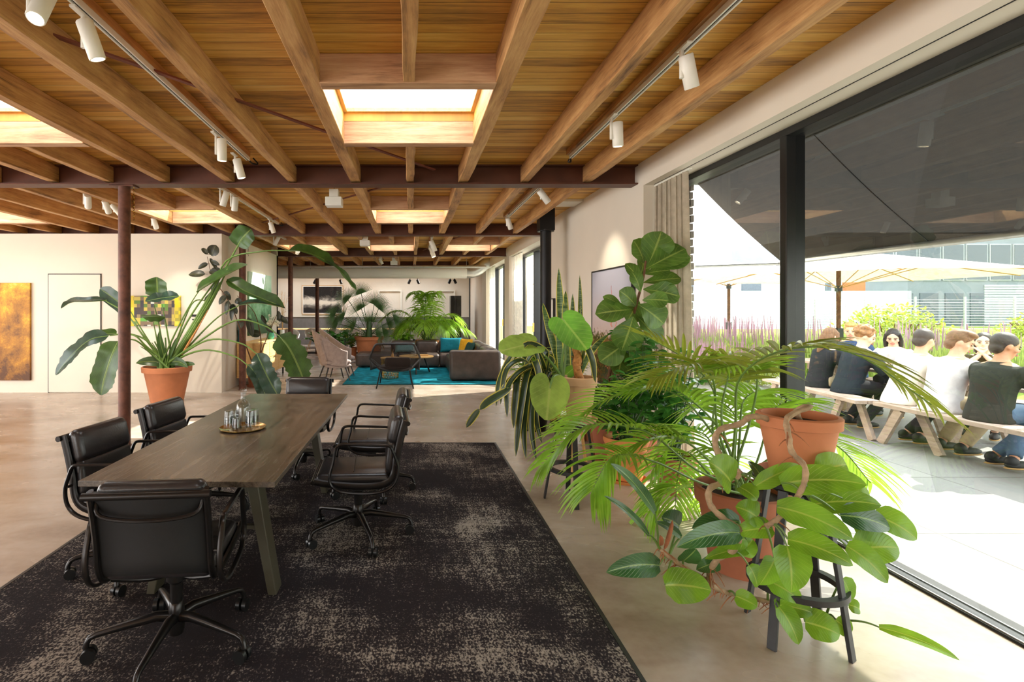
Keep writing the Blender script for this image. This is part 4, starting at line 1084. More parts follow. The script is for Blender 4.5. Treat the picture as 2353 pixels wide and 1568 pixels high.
# ---------------------------------------------------------------- plants
L = {}
L['strel'] = leafmat('strelitzia leaf', hexc(52, 84, 36), hexc(150, 172, 90), veins=34, rough=.28, trans=.3)
L['streld'] = leafmat('blue green strelitzia leaf', hexc(42, 68, 58), hexc(140, 160, 120), veins=34, rough=.22, trans=.2)
L['rubber'] = leafmat('dark rubber leaf', hexc(44, 48, 34), hexc(96, 100, 60), veins=14, rough=.3, trans=.08)
L['fig'] = leafmat('fiddle fig leaf', hexc(86, 122, 48), hexc(176, 196, 104), veins=7, rough=.38, trans=.42)
L['snake'] = leafmat('snake plant leaf', hexc(50, 84, 44), hexc(60, 90, 50), edge=hexc(196, 186, 70), veins=0, band=True, trans=.2)
L['hang'] = leafmat('hanging variegated leaf', hexc(44, 64, 38), hexc(60, 84, 40), edge=hexc(186, 176, 74), veins=0, trans=.2)
L['aloc'] = leafmat('elephant ear leaf', hexc(104, 168, 52), hexc(176, 212, 100), veins=9, rough=.45, trans=.5)
L['alocp'] = leafmat('pale elephant ear leaf', hexc(156, 190, 84), hexc(196, 212, 120), veins=9, rough=.5, trans=.5)
L['palm'] = leafmat('palm leaflet', hexc(128, 174, 52), hexc(170, 196, 76), veins=0, rough=.3, trans=.55)
L['palmd'] = leafmat('olive palm leaflet', hexc(126, 140, 46), hexc(170, 180, 80), veins=0, rough=.3, trans=.45)
L['fan'] = leafmat('fan palm leaflet', hexc(74, 112, 66), hexc(130, 156, 100), veins=0, rough=.4, trans=.35)
L['philo'] = leafmat('philodendron leaf', hexc(118, 166, 42), hexc(190, 206, 96), veins=12, rough=.28, trans=.5)
L['philod'] = leafmat('dark philodendron leaf', hexc(52, 94, 48), hexc(150, 180, 100), veins=12, rough=.22, trans=.25)
L['zz'] = leafmat('glossy dark leaflet', hexc(60, 120, 50), hexc(90, 130, 60), veins=0, rough=.22, trans=.4)
L['light'] = leafmat('light green leaf', hexc(140, 196, 60), hexc(190, 220, 100), veins=0, trans=.5)
L['fern'] = leafmat('fern green leaflet', hexc(116, 158, 50), hexc(150, 180, 80), veins=0, trans=.45)
M.update(L)

def pot(t, r, h, m='terra', rim=True, rb=None, soil=True, saucer=False, ribs=False, z0=0):
    rb = rb or r * .68; rh = min(.2 * h, .09)
    zz = z0 + (.022 if saucer else 0)
    if ribs:
        pr = [(0, 0), (rb, 0)] + [(rb + (r - rb) * k / 12 + .008 * math.sin(k * 1.9), h * k / 12) for k in range(1, 12)] + [(r, h), (r - .02, h), (r - .03, h * .8)]
    elif rim:
        w_ = rb + (r * .93 - rb); pr = [(0, 0), (rb, 0), (r * .90, h - rh), (r * .91, h - rh), (r * .985, h - rh + .004), (r, h - .006), (r - .008, h), (r - .022, h), (r - .03, h - .06)]
    else: pr = [(0, 0), (rb, 0), (r, h - .005), (r - .006, h), (r - .018, h), (r - .024, h - .06)]
    MB().lathe(pr, (0, 0, zz), 40).build('pot', m, t)
    if soil:
        mb = MB(); mb.lathe([(r - .028, 0), (r * .6, .012), (r * .3, .008), (0, .014)][::-1], (0, 0, zz + h - .045), 28); mb.build('soil', 'soil', t)
    if saucer: MB().lathe([(0, 0), (rb + .03, 0), (rb + .05, .03), (rb + .042, .03), (rb + .025, .008), (0, .008)], (0, 0, z0), 36).build('saucer', m, t)

def frond(fb, sb, pts, n=26, ll=.3, w=.022, droop=.35, start=.25, rad=.008, side=None, vee=.5, jitter=.1):
    """arching palm frond along control pts: rachis into sb, leaflets into fb"""
    K = 24; C = smooth(pts, K); sb.tube(C, [rad * (1 - .75 * i / K) + .001 for i in range(K + 1)], 6)
    for i in range(n):
        t = start + (1 - start) * (i + .5) / n; s_ = t * K; j = min(int(s_), K - 1); p = C[j].lerp(C[j + 1], s_ - j)
        d = (C[j + 1] - C[j]).normalized(); up = Vector((0, 0, 1)); x = d.cross(up)
        if x.length < .2: x = Vector((1, 0, 0))
        x.normalize(); nrm = x.cross(d)
        q = (t - start) / (1 - start); ln = ll * (.45 + .75 * math.sin(math.pi * min(1, q * .8 + .18))) * random.uniform(1 - jitter, 1 + jitter)
        for sd in ((1, -1) if side is None else side):
            f = .35 + .9 * q
            dr = (x * sd * 1.0 + d * f + nrm * vee * (1 - q * .6)).normalized()
            e = p + dr * ln * .55; e2 = p + dr * ln + Vector((0, 0, -droop * ln * random.uniform(.7, 1.3)))
            fb.leaf([p, e, e2], w * random.uniform(.8, 1.15), nrm, prof=lambda t_: min(1, (t_ * 7) + .25) * (1 - t_ ** 2.2) ** .8 + .02, fold=.22, nseg=5, nw=2)

def mono(t_): return max(0, 1 - abs(t_ * 2 - 1) ** 2.6) ** .6 + .01
def oval(t_): return max(0, math.sin(math.pi * t_ ** .85)) ** .6 + .01
def banana(t_): return min(1, (t_ * 6) ** .5) * min(1, ((1 - t_) * 4.2 + .02) ** .6)
def heart(t_): return max(0.02, (math.sin(math.pi * (t_ * .82 + .16)) ** .75)) if t_ > .02 else .5
def obov(t_): return max(0, math.sin(math.pi * t_ ** 1.5)) ** .7 + .04
def strap(t_): return min(1, .55 + t_ * 1.2) * max(0, 1 - t_ ** 3.2) ** .7 + .01

# -- big strelitzia, left
D = 8.63
t = thing('potted_strelitzia', 'huge strelitzia with banana-like leaves in a big terracotta pot on the left', 'plant', (-4.0, D, 0))
pot(t, .385, .575, 'terra', rb=.25)
st = MB(); lf = MB(); ld = MB()
B = (-4.0, D, .57)
def sl_(petiole, leafpts, width, dark=False, up=(0, -1, .25), wave=.05, tear=0, r0=.02, dz=None, fold=.12):
    pp = [Vector(B) + Vector((random.uniform(-.12, .12), random.uniform(-.12, .12), -.03))] + [P(x, y, D + d_) for x, y, d_ in petiole]
    st.tube(smooth(pp, 18), [r0 * (1 - .6 * i / 18) for i in range(19)], 8)
    (ld if dark else lf).leaf([P(x, y, D + d_) for x, y, d_ in leafpts], width, up, prof=banana, fold=fold, nseg=18, nw=6, wave=wave, tear=tear)
    st.tube(smooth([P(x, y, D + d_) + Vector((0, -.0, .0)) for x, y, d_ in leafpts], 10), [.008 * (1 - .8 * i / 10) for i in range(11)], 5)
sl_([(455, 730, 0), (548, 563, .0)], [(546, 566, 0), (556, 545, -.05), (577, 527, 0)], .36, up=(0, -1, 0), r0=.035)
sl_([(480, 690, 0), (520, 600, 0), (600, 578, -.1), (665, 576, -.2)], [(662, 577, -.2), (695, 578, -.3), (730, 590, -.36), (768, 612, -.4)], .27, up=(-.2, -.5, 1), fold=.25)
lf.leaf([P(745, 598, D - .38), P(780, 622, D - .42), P(803, 650, D - .45), P(819, 668, D - .5)], .09, (0, -.6, 1), prof=mono, nseg=12, wave=.3, fold=.4)
sl_([(420, 720, 0), (458, 668, .0)], [(452, 672, 0), (500, 640, -.1), (568, 609, -.2)], .26, up=(-.5, -.5, .6), r0=.018, fold=.3)
sl_([(385, 760, 0), (372, 700, .1)], [(362, 684, .1), (362, 660, .05), (360, 637, .0)], .36, up=(0, -1, 0))
sl_([(372, 760, 0), (354, 702, -.1)], [(412, 681, -.1), (370, 684, -.2), (334, 693, -.3)], .26, True, up=(.1, -.55, .8), wave=.1)
sl_([(366, 800, 0), (352, 740, -.1)], [(327, 729, -.1), (350, 727, -.15), (379, 729, -.1)], .22, up=(0, -.5, -.8))
sl_([(345, 790, 0), (300, 716, .0)], [(298, 716, 0), (262, 684, -.05), (230, 664, 0)], .26, True, up=(-.3, -1, .3), r0=.02)
sl_([(335, 780, -.1), (290, 722, -.1), (243, 692, -.1)], [(245, 690, -.1), (200, 694, -.15), (165, 695, -.1), (141, 709, -.1)], .17, True, up=(0, -.3, 1), fold=.35)
sl_([(345, 790, -.1), (300, 768, -.2), (252, 772, -.3)], [(250, 772, -.3), (205, 782, -.4), (160, 822, -.45), (128, 862, -.45)], .27, True, up=(-.3, -1, .45), wave=.08, tear=.2)
sl_([(340, 800, -.1), (310, 772, -.2), (270, 768, -.15)], [(268, 768, -.1), (232, 763, -.1), (194, 779, -.1)], .22, False, up=(0, -.5, .9))
sl_([(345, 810, -.1), (310, 782, -.3), (272, 784, -.4)], [(272, 784, -.4), (256, 820, -.45), (240, 870, -.45), (232, 908, -.45)], .42, False, up=(-.1, -1, .1), wave=.05, tear=.1)
sl_([(232, 900, -.45)], [(232, 904, -.45), (238, 922, -.45), (231, 938, -.45)], .07, False, wave=.2) if False else None
sl_([(430, 740, 0), (500, 640, 0), (524, 618, -.1)], [(522, 642, -.1), (560, 668, -.2), (610, 690, -.25), (652, 706, -.3)], .26, False, up=(-.3, -.6, 1), fold=.3)
sl_([(440, 790, 0), (500, 730, 0), (548, 703, -.1)], [(546, 702, -.1), (590, 697, -.2), (630, 703, -.3), (655, 709, -.3)], .16, True, up=(0, -.4, 1), fold=.3)
sl_([(450, 790, -.1), (540, 737, -.3), (610, 750, -.4), (643, 775, -.5)], [(640, 770, -.5), (664, 800, -.55), (684, 840, -.55), (700, 880, -.55)], .42, False, up=(.3, -1, .35), wave=.04, tear=.35)
sl_([(440, 800, -.1), (490, 780, -.3), (555, 790, -.4), (592, 815, -.5)], [(590, 812, -.5), (605, 845, -.55), (622, 880, -.55), (640, 912, -.55)], .30, True, up=(.2, -1, .2), wave=.12, tear=.2)
sl_([(430, 815, -.1), (480, 805, -.3), (540, 820, -.4), (572, 842, -.5)], [(570, 838, -.5), (590, 862, -.5), (603, 890, -.5), (612, 915, -.5)], .22, True, up=(.2, -1, .2), wave=.12)
sl_([(400, 800, .1), (440, 700, .1), (475, 690, .1)], [(470, 695, .1), (490, 675, .1), (508, 655, .1)], .10, False)
for (x, y, x2, y2, w_) in ((405, 820, 432, 845, .14), (350, 825, 312, 835, .16), (368, 800, 366, 760, .12), (400, 790, 408, 775, .06), (440, 835, 448, 838, .08)):
    lf.leaf([P(384, 838, D), P(x, y, D - .1), P(x2, y2, D - .15)], w_, (0, -1, .3), prof=oval, nseg=8)
# thick fan of leaf bases and the big dried sheath
for k in range(16):
    a = random.uniform(-1, 1); st.tube(smooth([(B[0] + a * .12, D + random.uniform(-.1, .1), .52), P(384 + a * 26, 815, D), P(384 + a * 62, 775 + abs(a) * 22, D)], 8), [.03 - .0028 * i for i in range(9)], 8, flat=.6)
for off in (-.03, .03):
    st.tube(smooth([P(400, 830, D), P(440, 770, D - .02), P(487, 690, D), P(512 + off * 200, 640 - off * 300, D)], 14), [.05, .055, .06, .06, .06, .055, .055, .05, .045, .042, .04, .035, .03, .02, .012], 10, flat=.6)
lf.build('foliage', 'strel', t, world=True); ld.build('dark_foliage', 'streld', t, world=True); st.build('stems', 'stem', t, world=True)
mb = MB(); mb.tube(smooth([P(418, 815, D - .06), P(455, 755, D - .08), P(478, 712, D - .07)], 8), [.012, .02, .02, .018, .014, .01, .008, .006, .004], 6); mb.build('dry_sheath', 'husk', t, world=True)

# -- rubber plant behind the second post
D = 10.25
t = thing('potted_rubber_plant', 'tall dark-leaved rubber plant in a terracotta pot by the wall corner', 'plant', (-3.03, D, 0))
pot(t, .17, .33, 'terra2', rb=.125, saucer=True)
rdz = lambda x: 9.25 + 1.0 * min(1, max(0, (x - 545) / 40))
st = MB(); lf = MB()
for pts in ([(585, 850), (560, 780), (530, 700), (490, 640), (476, 590)], [(588, 850), (600, 790), (585, 720), (545, 680)], [(586, 850), (610, 780), (640, 715)]):
    w_ = [P(x, y, rdz(x)) for x, y in pts]; st.tube(smooth(w_, 16), [.014 - .0006 * i for i in range(17)], 6)
RD = 1
rl = [((486, 588), (496, 563), 40), ((478, 585), (463, 571), 16), ((478, 606), (455, 618), 18), ((484, 600), (505, 610), 14), ((482, 594), (500, 622), 14), ((472, 630), (433, 632), 26), ((486, 618), (512, 632), 26), ((480, 625), (502, 628), 20), ((505, 650), (485, 668), 26),
      ((515, 670), (530, 690), 20), ((520, 680), (503, 700), 22), ((525, 690), (520, 725), 22), ((530, 700), (545, 722), 22), ((535, 700), (532, 738), 18), ((540, 690), (556, 698), 22), ((570, 730), (580, 775), 26), ((600, 770), (572, 765), 28), ((640, 715), (642, 740), 16), ((638, 725), (662, 745), 20), ((600, 725), (612, 745), 16), ((560, 740), (546, 760), 18), ((610, 750), (628, 765), 18)]
for (a, b_, w_) in rl:
    dd = rdz(a[0]) + random.uniform(-.06, .06); m_ = ((a[0] + b_[0]) / 2, (a[1] + b_[1]) / 2 - 2)
    lf.leaf([P(*a, dd), P(*m_, dd - .03), P(*b_, dd)], w_ * D / 1210 * .62, (random.uniform(-.4, .4), -1, random.uniform(0, .6)), prof=oval, nseg=7)
    st.tube([P(*a, dd), P(*a, dd) + Vector((.02, .05, .0))], .003, 4)
lf.build('foliage', 'rubber', t, world=True); st.build('stems', 'barkd', t, world=True)

# -- palms and greens behind the sofa
D = 15.0
t = thing('potted_fan_palm', 'fan palm in a large terracotta pot behind the sofa', 'plant', (-1.2, D, 0))
pot(t, .42, .72, 'terra', rb=.29)
lf = MB(); st = MB()
def fan(c, dirv, r, n=26, w=.017, spread=3.0):
    d = Vector(dirv).normalized(); x = d.cross(Vector((0, -1, .3))).normalized(); nr = x.cross(d)
    for i in range(n):
        a = (i / (n - 1) - .5) * spread; q = d * math.cos(a) + x * math.sin(a)
        lf.leaf([c, c + q * r * .55 + nr * .02, c + q * r + Vector((0, 0, -.05 * r))], w, nr, prof=strap, nseg=3, nw=2, fold=.3)
for k, (px, py, s_) in enumerate([(830, 700, .42), (800, 680, .4), (860, 690, .42), (870, 700, .42), (790, 720, .42), (775, 735, .4), (890, 735, .4), (830, 665, .36), (850, 730, .4), (815, 740, .42), (800, 760, .36), (865, 760, .4), (880, 755, .36), (843, 770, .36), (905, 725, .36), (770, 715, .34)]):
    c = P(px, py + 10, D + random.uniform(-.3, .3)); b0 = Vector((-1.2, D, .72)); st.tube(smooth([b0, b0.lerp(c, .5) + Vector((0, 0, .12)), c], 10), .009, 5)
    d = (c - b0); fan(c, (d.x * 1.3 + .001, d.y * .4, max(.1, d.z * .6)), s_ * 1.05)
st.tube([(-1.2, D, .65), (-1.2, D, 1.15)], [.1, .07], 10)
lf.build('foliage', 'fan', t, world=True); st.build('stems', 'stemd', t, world=True)

t = thing('potted_areca_palm', 'bushy bright green areca palm in a terracotta pot behind the sofa', 'plant', (.45, D, 0))
pot(t, .34, .62, 'terra', rb=.24)
lf = MB(); st = MB(); b0 = Vector((.45, D, .6))
for k in range(24):
    a = -math.pi + 2 * math.pi * k / 24 + random.uniform(-.15, .15); rr = random.uniform(.85, 1.42); hh = random.uniform(.55, 1.35)
    if k % 5 == 0: rr *= .4; hh = 1.45
    tip = b0 + Vector((math.cos(a) * rr, math.sin(a) * rr * .5, hh * .55 if rr > .8 else hh)); mid = b0 + Vector((math.cos(a) * rr * .45, math.sin(a) * rr * .25, hh * 1.05))
    frond(lf, st, [b0 + Vector((random.uniform(-.1, .1), random.uniform(-.1, .1), 0)), mid, tip + Vector((0, 0, -.15))], n=26, ll=.42, w=.028, droop=.6, rad=.01)
lf.build('foliage', 'palm', t, world=True); st.build('stems', 'stem', t, world=True)

def bush(name, lab, loc, r, h, potr, poth, leafm, potm='terra', n=40, lw=.07, ll=.14, stems=10, prof=oval, saucer=False, squash=(1, 1), droop=.2, z0=0, ribs=False, cat='plant'):
    t = thing(name, lab, cat, loc)
    pot(t, potr, poth, potm, saucer=saucer, ribs=ribs, z0=z0)
    lf = MB(); st = MB()
    for k in range(stems):
        a = random.uniform(0, 6.283); rr = r * random.uniform(.25, 1); hh = h * random.uniform(.55, 1)
        b0 = Vector((random.uniform(-.3, .3) * potr, random.uniform(-.3, .3) * potr, poth + z0 - .05)); tp = Vector((math.cos(a) * rr * squash[0], math.sin(a) * rr * squash[1], poth + z0 + hh - droop * rr))
        C = smooth([b0, b0.lerp(tp, .5) + Vector((0, 0, hh * .28)), tp], 12); st.tube(C, [.006 - .0003 * i for i in range(13)], 5)
        for q in range(n // stems + 1):
            j = random.randint(3, 12); p = C[j]; aa = random.uniform(0, 6.283); d = Vector((math.cos(aa), math.sin(aa), random.uniform(-.2, .5))).normalized()
            lf.leaf([p, p + d * ll * .55 + Vector((0, 0, .01)), p + d * ll + Vector((0, 0, -ll * .25))], lw * random.uniform(.7, 1.2), (random.uniform(-.3, .3), -.4, 1), prof=prof, nseg=4, nw=2)
    lf.build('foliage', leafm, t); st.build('stems', 'stemd', t)
    return t
bush('potted_philodendron', 'spreading dark green philodendron in a terracotta pot behind the grey chairs', (-2.25, 14.6, 0), .85, .55, .26, .42, 'zz', n=170, stems=22, lw=.1, ll=.2)
bush('potted_lime_plant', 'small lime green leafy plant directly behind the sofa back', (-.2, 14.75, 0), .36, .38, .2, .46, 'light', n=120, stems=14, lw=.08, ll=.16)
for i, (x, y, h_) in enumerate(((-1.75, 15.2, .5),)):
    bush('potted_ivy', 'low trailing green plant between the philodendron and the fan palm', (x, y, 0), .5, h_, .2, .4, 'fern', n=110, stems=14, lw=.07, ll=.13)

# -- stools
def stool(name, lab, x, y, h, rz, ring=.25):
    t = thing(name, lab, 'stool', (x, y, 0), rz, 'black round plant stools')
    MB().lathe([(0, h - .028), (.165, h - .028), (.172, h - .02), (.172, h - .003), (.168, h), (0, h)], n=40).build('seat', 'black', t)
    MB().lathe([(.07, h - .06), (.09, h - .06), (.09, h - .028), (.07, h - .028)], n=24).build('collar', 'black', t)
    for k in range(4):
        a = k * math.pi / 2; ca, sa = math.cos(a), math.sin(a)
        MB().bar((ca * .215, sa * .215, 0), (ca * .115, sa * .115, h - .028), .038, .016, up=(ca, sa, 0)).build('leg', 'blackw', t, smooth_=False, bevel=.002)
    r_ = .215 - .1 * ring / (h - .03)
    MB().lathe([(r_ - .017, ring - .014), (r_ + .018, ring - .014), (r_ + .018, ring + .012), (r_ - .017, ring + .012), (r_ - .017, ring - .014)], n=48).build('footrest', 'blackw', t)
    return t
stool('bar_stool', 'black round stool carrying the elephant ear pot, farther from the camera', 1.28, 4.19, .62, R(82))
stool('bar_stool', 'black round stool in the foreground carrying the plain terracotta pot', 1.79, 2.45, .73, R(30))
t = thing('wooden_stool', 'small wooden stool behind the farther black stool', 'stool', (1.52, 5.05, 0), R(20))
MB().lathe([(0, .56), (.16, .56), (.165, .575), (.16, .59), (0, .59)], n=30).build('seat', 'lightwood', t)
for k in range(3):
    a = k * 2.094; MB().tube([(.1 * math.cos(a), .1 * math.sin(a), .56), (.19 * math.cos(a), .19 * math.sin(a), 0)], .015, 8).build('leg', 'bamboo', t)

# -- snake plant on the wooden stool
D = 5.05
t = thing('potted_snake_plant', 'upright yellow-edged snake plant standing behind the elephant ear', 'plant', (1.52, D, .5905))
pot(t, .13, .2, 'chalk', rim=False, rb=.1)
lf = MB()
for a, m_, b_, w_ in [((1300, 850), (1288, 740), (1284, 616), 22), ((1306, 850), (1296, 740), (1300, 668), 20), ((1296, 850), (1262, 770), (1247, 696), 20), ((1318, 850), (1313, 760), (1316, 675), 17), ((1330, 850), (1334, 760), (1332, 632), 16), ((1312, 850), (1322, 780), (1334, 700), 12), ((1326, 850), (1328, 790), (1324, 740), 15), ((1334, 850), (1340, 800), (1346, 748), 12), ((1290, 850), (1284, 800), (1282, 745), 22), ((1330, 850), (1352, 800), (1400, 768), 16)]:
    a = P(a[0] + (0), 868, D); lf.leaf([a, P(m_[0], m_[1], D + random.uniform(-.06, .06)), P(b_[0], b_[1], D + random.uniform(-.06, .06))], w_ * D / 1210 * .95, (random.uniform(-.35, .35), -1, 0), prof=lambda q: (.7 + .3 * math.sin(q * 2.2)) * max(0, 1 - q ** 4) ** .7 + .01, nseg=16, fold=.12)
lf.build('foliage', 'snake', t, world=True)

# -- elephant ear and stump, on the farther stool
D = 4.19
t = thing('potted_elephant_ear', 'elephant ear plant with a shaggy stump in a pale terracotta pot on the farther stool', 'plant', (1.335, D, .6205))
pot(t, .138, .335, 'terrap', rb=.092, saucer=True)
st = MB(); lf = MB(); lp = MB()
b0 = P(1292, 872, D)
def aleaf(mb, c, tip, w, up, cup=.08):
    """heart-shaped blade: c = petiole joint, tip = point, up = normal"""
    c = Vector(c); tip = Vector(tip); d = (tip - c); Lh = d.length; d.normalize(); x = d.cross(Vector(up)).normalized(); nr = x.cross(d)
    n = 48; b = len(mb.v); rings = 7
    def rad(th):
        q = abs(th) / math.pi
        X = w / 2 / Lh
        k = [(0, 1.0), (.08, .9), (.2, .72 * (X / .5) ** .4), (.36, X * 1.1), (.5, X * 1.06), (.66, X * 1.02), (.8, X * .95), (.9, X * .72), (.96, X * .4), (1.0, X * .16)]
        for (a0, r0), (a1, r1) in zip(k[:-1], k[1:]):
            if q <= a1: 
                f = (q - a0) / (a1 - a0); f = f * f * (3 - 2 * f) * .4 + f * .6; return r0 + (r1 - r0) * f
        return k[-1][1]
    for i in range(rings + 1):
        for j in range(n):
            th = -math.pi + 2 * math.pi * (j + .5) / n; r = rad(th) * i / rings
            px = math.sin(th) * r; py = math.cos(th) * r
            q = c + x * (px * Lh) + d * (py * Lh) + nr * (cup * Lh * (abs(px) * .9 - .9 * max(0, py) ** 2 + .035 * math.sin(th * 13) * r))
            mb.v.append(tuple(q))
    for i in range(rings):
        for j in range(n):
            if j == n - 1: continue
            ids = (b + i * n + j, b + (i + 1) * n + j, b + (i + 1) * n + j + 1, b + i * n + j + 1)
            uv = []
            for ii, jj in ((i, j), (i + 1, j), (i + 1, j + 1), (i, j + 1)):
                th = -math.pi + 2 * math.pi * (jj + .5) / n; r = rad(th) * ii / rings
                uv.append((.5 + math.sin(th) * r * Lh / w, .3 + .7 * math.cos(th) * r))
            mb.face(ids, uv)
aleaf(lf, P(1300, 742, D - .1), P(1350, 802, D - .3), .26, (-.25, -.8, .7))
aleaf(lf, P(1308, 768, D), P(1266, 745, D + .05), .16, (.3, -.6, .8))
aleaf(lp, P(1222, 790, D - .1), P(1149, 804, D - .25), .22, (0, -.7, .75))
aleaf(lp, P(1263, 893, D - .25), P(1257, 968, D - .3), .285, (0, -1, .12))
aleaf(lf, P(1302, 860, D + .1), P(1324, 842, D + .1), .09, (0, -1, .3))
for pts in ([b0, P(1285, 830, D), P(1307, 755, D - .08)], [b0, P(1270, 830, D - .1), P(1222, 786, D - .1)], [b0, P(1270, 845, D - .25), P(1264, 893, D - .25)], [b0, P(1300, 830, D), P(1304, 765, D)]):
    st.tube(smooth(pts, 14), [.016 - .0008 * i for i in range(15)], 8)
lf.build('foliage', 'aloc', t, world=True); lp.build('pale_foliage', 'alocp', t, world=True); st.build('stems', 'stem', t, world=True)
mb = MB(); mb.tube(smooth([P(1332, 875, D), P(1325, 840, D), P(1328, 820, D), P(1318, 795, D)], 12), [.04, .035, .032, .03, .032, .034, .036, .034, .03, .028, .026, .022, .012], 10)
for k in range(60):
    y_ = random.uniform(798, 872); p = P(1325 + (y_ - 835) * .12, y_, D); a = random.uniform(0, 6.28); d = Vector((math.cos(a), math.sin(a), .9)).normalized()
    mb.leaf([p, p + d * .035, p + Vector((d.x * .06, d.y * .06, .02 + random.uniform(0, .03)))], .022, (-d.x, -d.y, .3), nseg=3, nw=2)
mb.build('stump', 'husk', t, world=True)

# -- hanging variegated plant
D = 4.28
t = thing('potted_trailing_plant', 'trailing plant with long yellow-edged leaves in a small pot on the farther stool', 'plant', (1.13, D, .6205))
pot(t, .1, .27, 'terra', rb=.055, saucer=False)
lf = MB(); st = MB()
h0 = (1246, 878)
hl = [((1205, 830), (1165, 850), (1150, 930), 14), ((1190, 810), (1150, 870), (1140, 935), 12), ((1230, 840), (1180, 870), (1150, 900), 16), ((1200, 850), (1185, 920), (1180, 985), 15), ((1215, 850), (1195, 960), (1185, 1050), 15), ((1222, 870), (1205, 980), (1208, 1055), 13), ((1230, 880), (1222, 980), (1232, 1060), 13), ((1235, 890), (1232, 960), (1245, 1020), 12), ((1215, 845), (1170, 885), (1165, 960), 14), ((1225, 870), (1200, 900), (1190, 950), 14), ((1230, 830), (1240, 870), (1228, 935), 14),
      ((1260, 820), (1215, 790), (1180, 828), 14), ((1270, 830), (1225, 815), (1200, 860), 12), ((1262, 850), (1215, 850), (1172, 868), 13), ((1235, 900), (1220, 930), (1212, 990), 13), ((1345, 800), (1362, 830), (1368, 880), 13), ((1250, 845), (1228, 800), (1245, 850), 12)]
for i, (a, m_, b_, w_) in enumerate(hl):
    dd = D + random.uniform(-.2, .05); s_ = P(h0[0] + random.uniform(-14, 14), h0[1], D)
    if b_[0] > 1300: s_ = P(1335, 860, D)
    lf.leaf([s_, P(*a, dd), P(*m_, dd - .05), P(*b_, dd - .1)], w_ * D / 1210 * 1.15, (-.5, -.6, .7), prof=mono, nseg=18, fold=.15)
# the long double leaf reaching out left
st.tube(smooth([P(1238, 870, D), P(1195, 862, D - .2), P(1160, 895, D - .3)], 8), .006, 5)
lf.leaf([P(1176, 892, D - .3), P(1148, 908, D - .3), P(1120, 925, D - .3), P(1102, 942, D - .3)], .07, (0, -.8, .6), prof=mono, fold=.1)
lf.leaf([P(1102, 941, D - .3), P(1090, 955, D - .3), P(1071, 983, D - .3)], .055, (0, -.8, .6), prof=mono, fold=.1)
lf.build('foliage', 'hang', t, world=True); st.build('stems', 'stemd', t, world=True)

# -- fiddle leaf fig
D = 5.3
t = thing('potted_fiddle_leaf_fig', 'tall fiddle leaf fig with big rounded leaves in front of the meadow photograph', 'plant', (2.0, D, 0))
pot(t, .19, .34, 'terra2', rb=.14, saucer=True)
st = MB(); lf = MB()
st.tube(smooth([(2.0, D, .3), P(1400, 860, D - .1), P(1440, 780, D - .25), P(1462, 700, D - .35), P(1478, 640, D - .4), P(1484, 600, D - .4)], 22), [.02 - .0005 * i for i in range(23)], 8)
MB_b = MB().tube([(2.02, D - .02, .3), P(1408, 845, D - .1)], .008, 6)
fl = [((1488, 612), (1520, 532), 66, 0), ((1480, 605), (1455, 552), 44, .1), ((1490, 615), (1587, 592), 40, 0), ((1484, 618), (1575, 572), 56, -.1), ((1480, 630), (1540, 622), 34, .1), ((1478, 650), (1565, 640), 38, .05), ((1478, 665), (1562, 682), 50, -.05), ((1476, 690), (1536, 692), 36, -.15), ((1476, 655), (1437, 606), 30, 0), ((1472, 672), (1452, 625), 30, -.1), ((1462, 705), (1423, 668), 40, 0),
      ((1452, 712), (1368, 722), 58, -.05), ((1430, 705), (1385, 682), 20, 0), ((1466, 700), (1525, 745), 58, -.1), ((1455, 728), (1428, 806), 66, -.1), ((1464, 728), (1516, 790), 52, 0), ((1440, 788), (1378, 832), 56, 0), ((1446, 790), (1484, 840), 58, .05), ((1430, 800), (1420, 860), 50, .05), ((1470, 640), (1480, 590), 34, .15), ((1455, 760), (1505, 770), 40, .12), ((1468, 690), (1440, 740), 44, .1)]
for a, b_, w_, dz in fl:
    dd = D - .35 + dz; a3 = P(*a, dd); b3 = P(*b_, dd + random.uniform(-.12, .05)); m_ = a3.lerp(b3, .5) + Vector((0, -.04, .015))
    lf.leaf([a3, m_, b3], w_ * dd / 1210 * 1.05, (random.uniform(-.25, .25), -1, random.uniform(.1, .7)), prof=obov, nseg=12, nw=6, fold=.1, wave=.05)
lf.build('foliage', 'fig', t, world=True); st.build('trunk', 'barkd', t, world=True); MB_b.build('cane', 'bamboo', t, world=True)

# -- mixed greens behind the palm
bush('potted_zz_plant', 'glossy dark green plant in an orange ribbed terracotta pot', (1.9, 4.66, 0), .48, .72, .19, .36, 'zz', 'terra3', n=340, stems=28, lw=.05, ll=.1, saucer=True, ribs=True, droop=.5)
bush('potted_green_shrub', 'dense dark green shrub in front of the greige curtain', (2.16, 5.0, 0), .5, 1.1, .16, .3, 'zz', 'terra2', n=560, stems=36, lw=.055, ll=.11, droop=.35, squash=(.55, 1))
bush('potted_money_tree', 'broad-leaved green plant between the curtain and the palm', (2.18, 4.35, 0), .5, .95, .17, .3, 'zz', 'terra2', n=320, stems=26, lw=.065, ll=.12, droop=.3, squash=(.6, 1))
bush('potted_fern', 'yellow green spiky plant in a black planter before the stove', (1.55, 6.6, 0), .42, .72, .2, .42, 'fern', 'black', n=420, stems=34, lw=.022, ll=.17, prof=strap, droop=.4)
bush('potted_asparagus_fern', 'feathery pale green fern between the stove and the snake plant', (1.85, 6.0, 0), .26, .7, .16, .4, 'fern', 'chalk', n=420, stems=26, lw=.012, ll=.1, prof=strap, droop=.3)
bush('potted_spider_plant', 'low leafy plant at the foot of the meadow photograph', (2.1, 6.1, 0), .24, .5, .16, .28, 'fern', 'terra', n=180, stems=18, lw=.03, ll=.2, prof=strap, droop=.5)

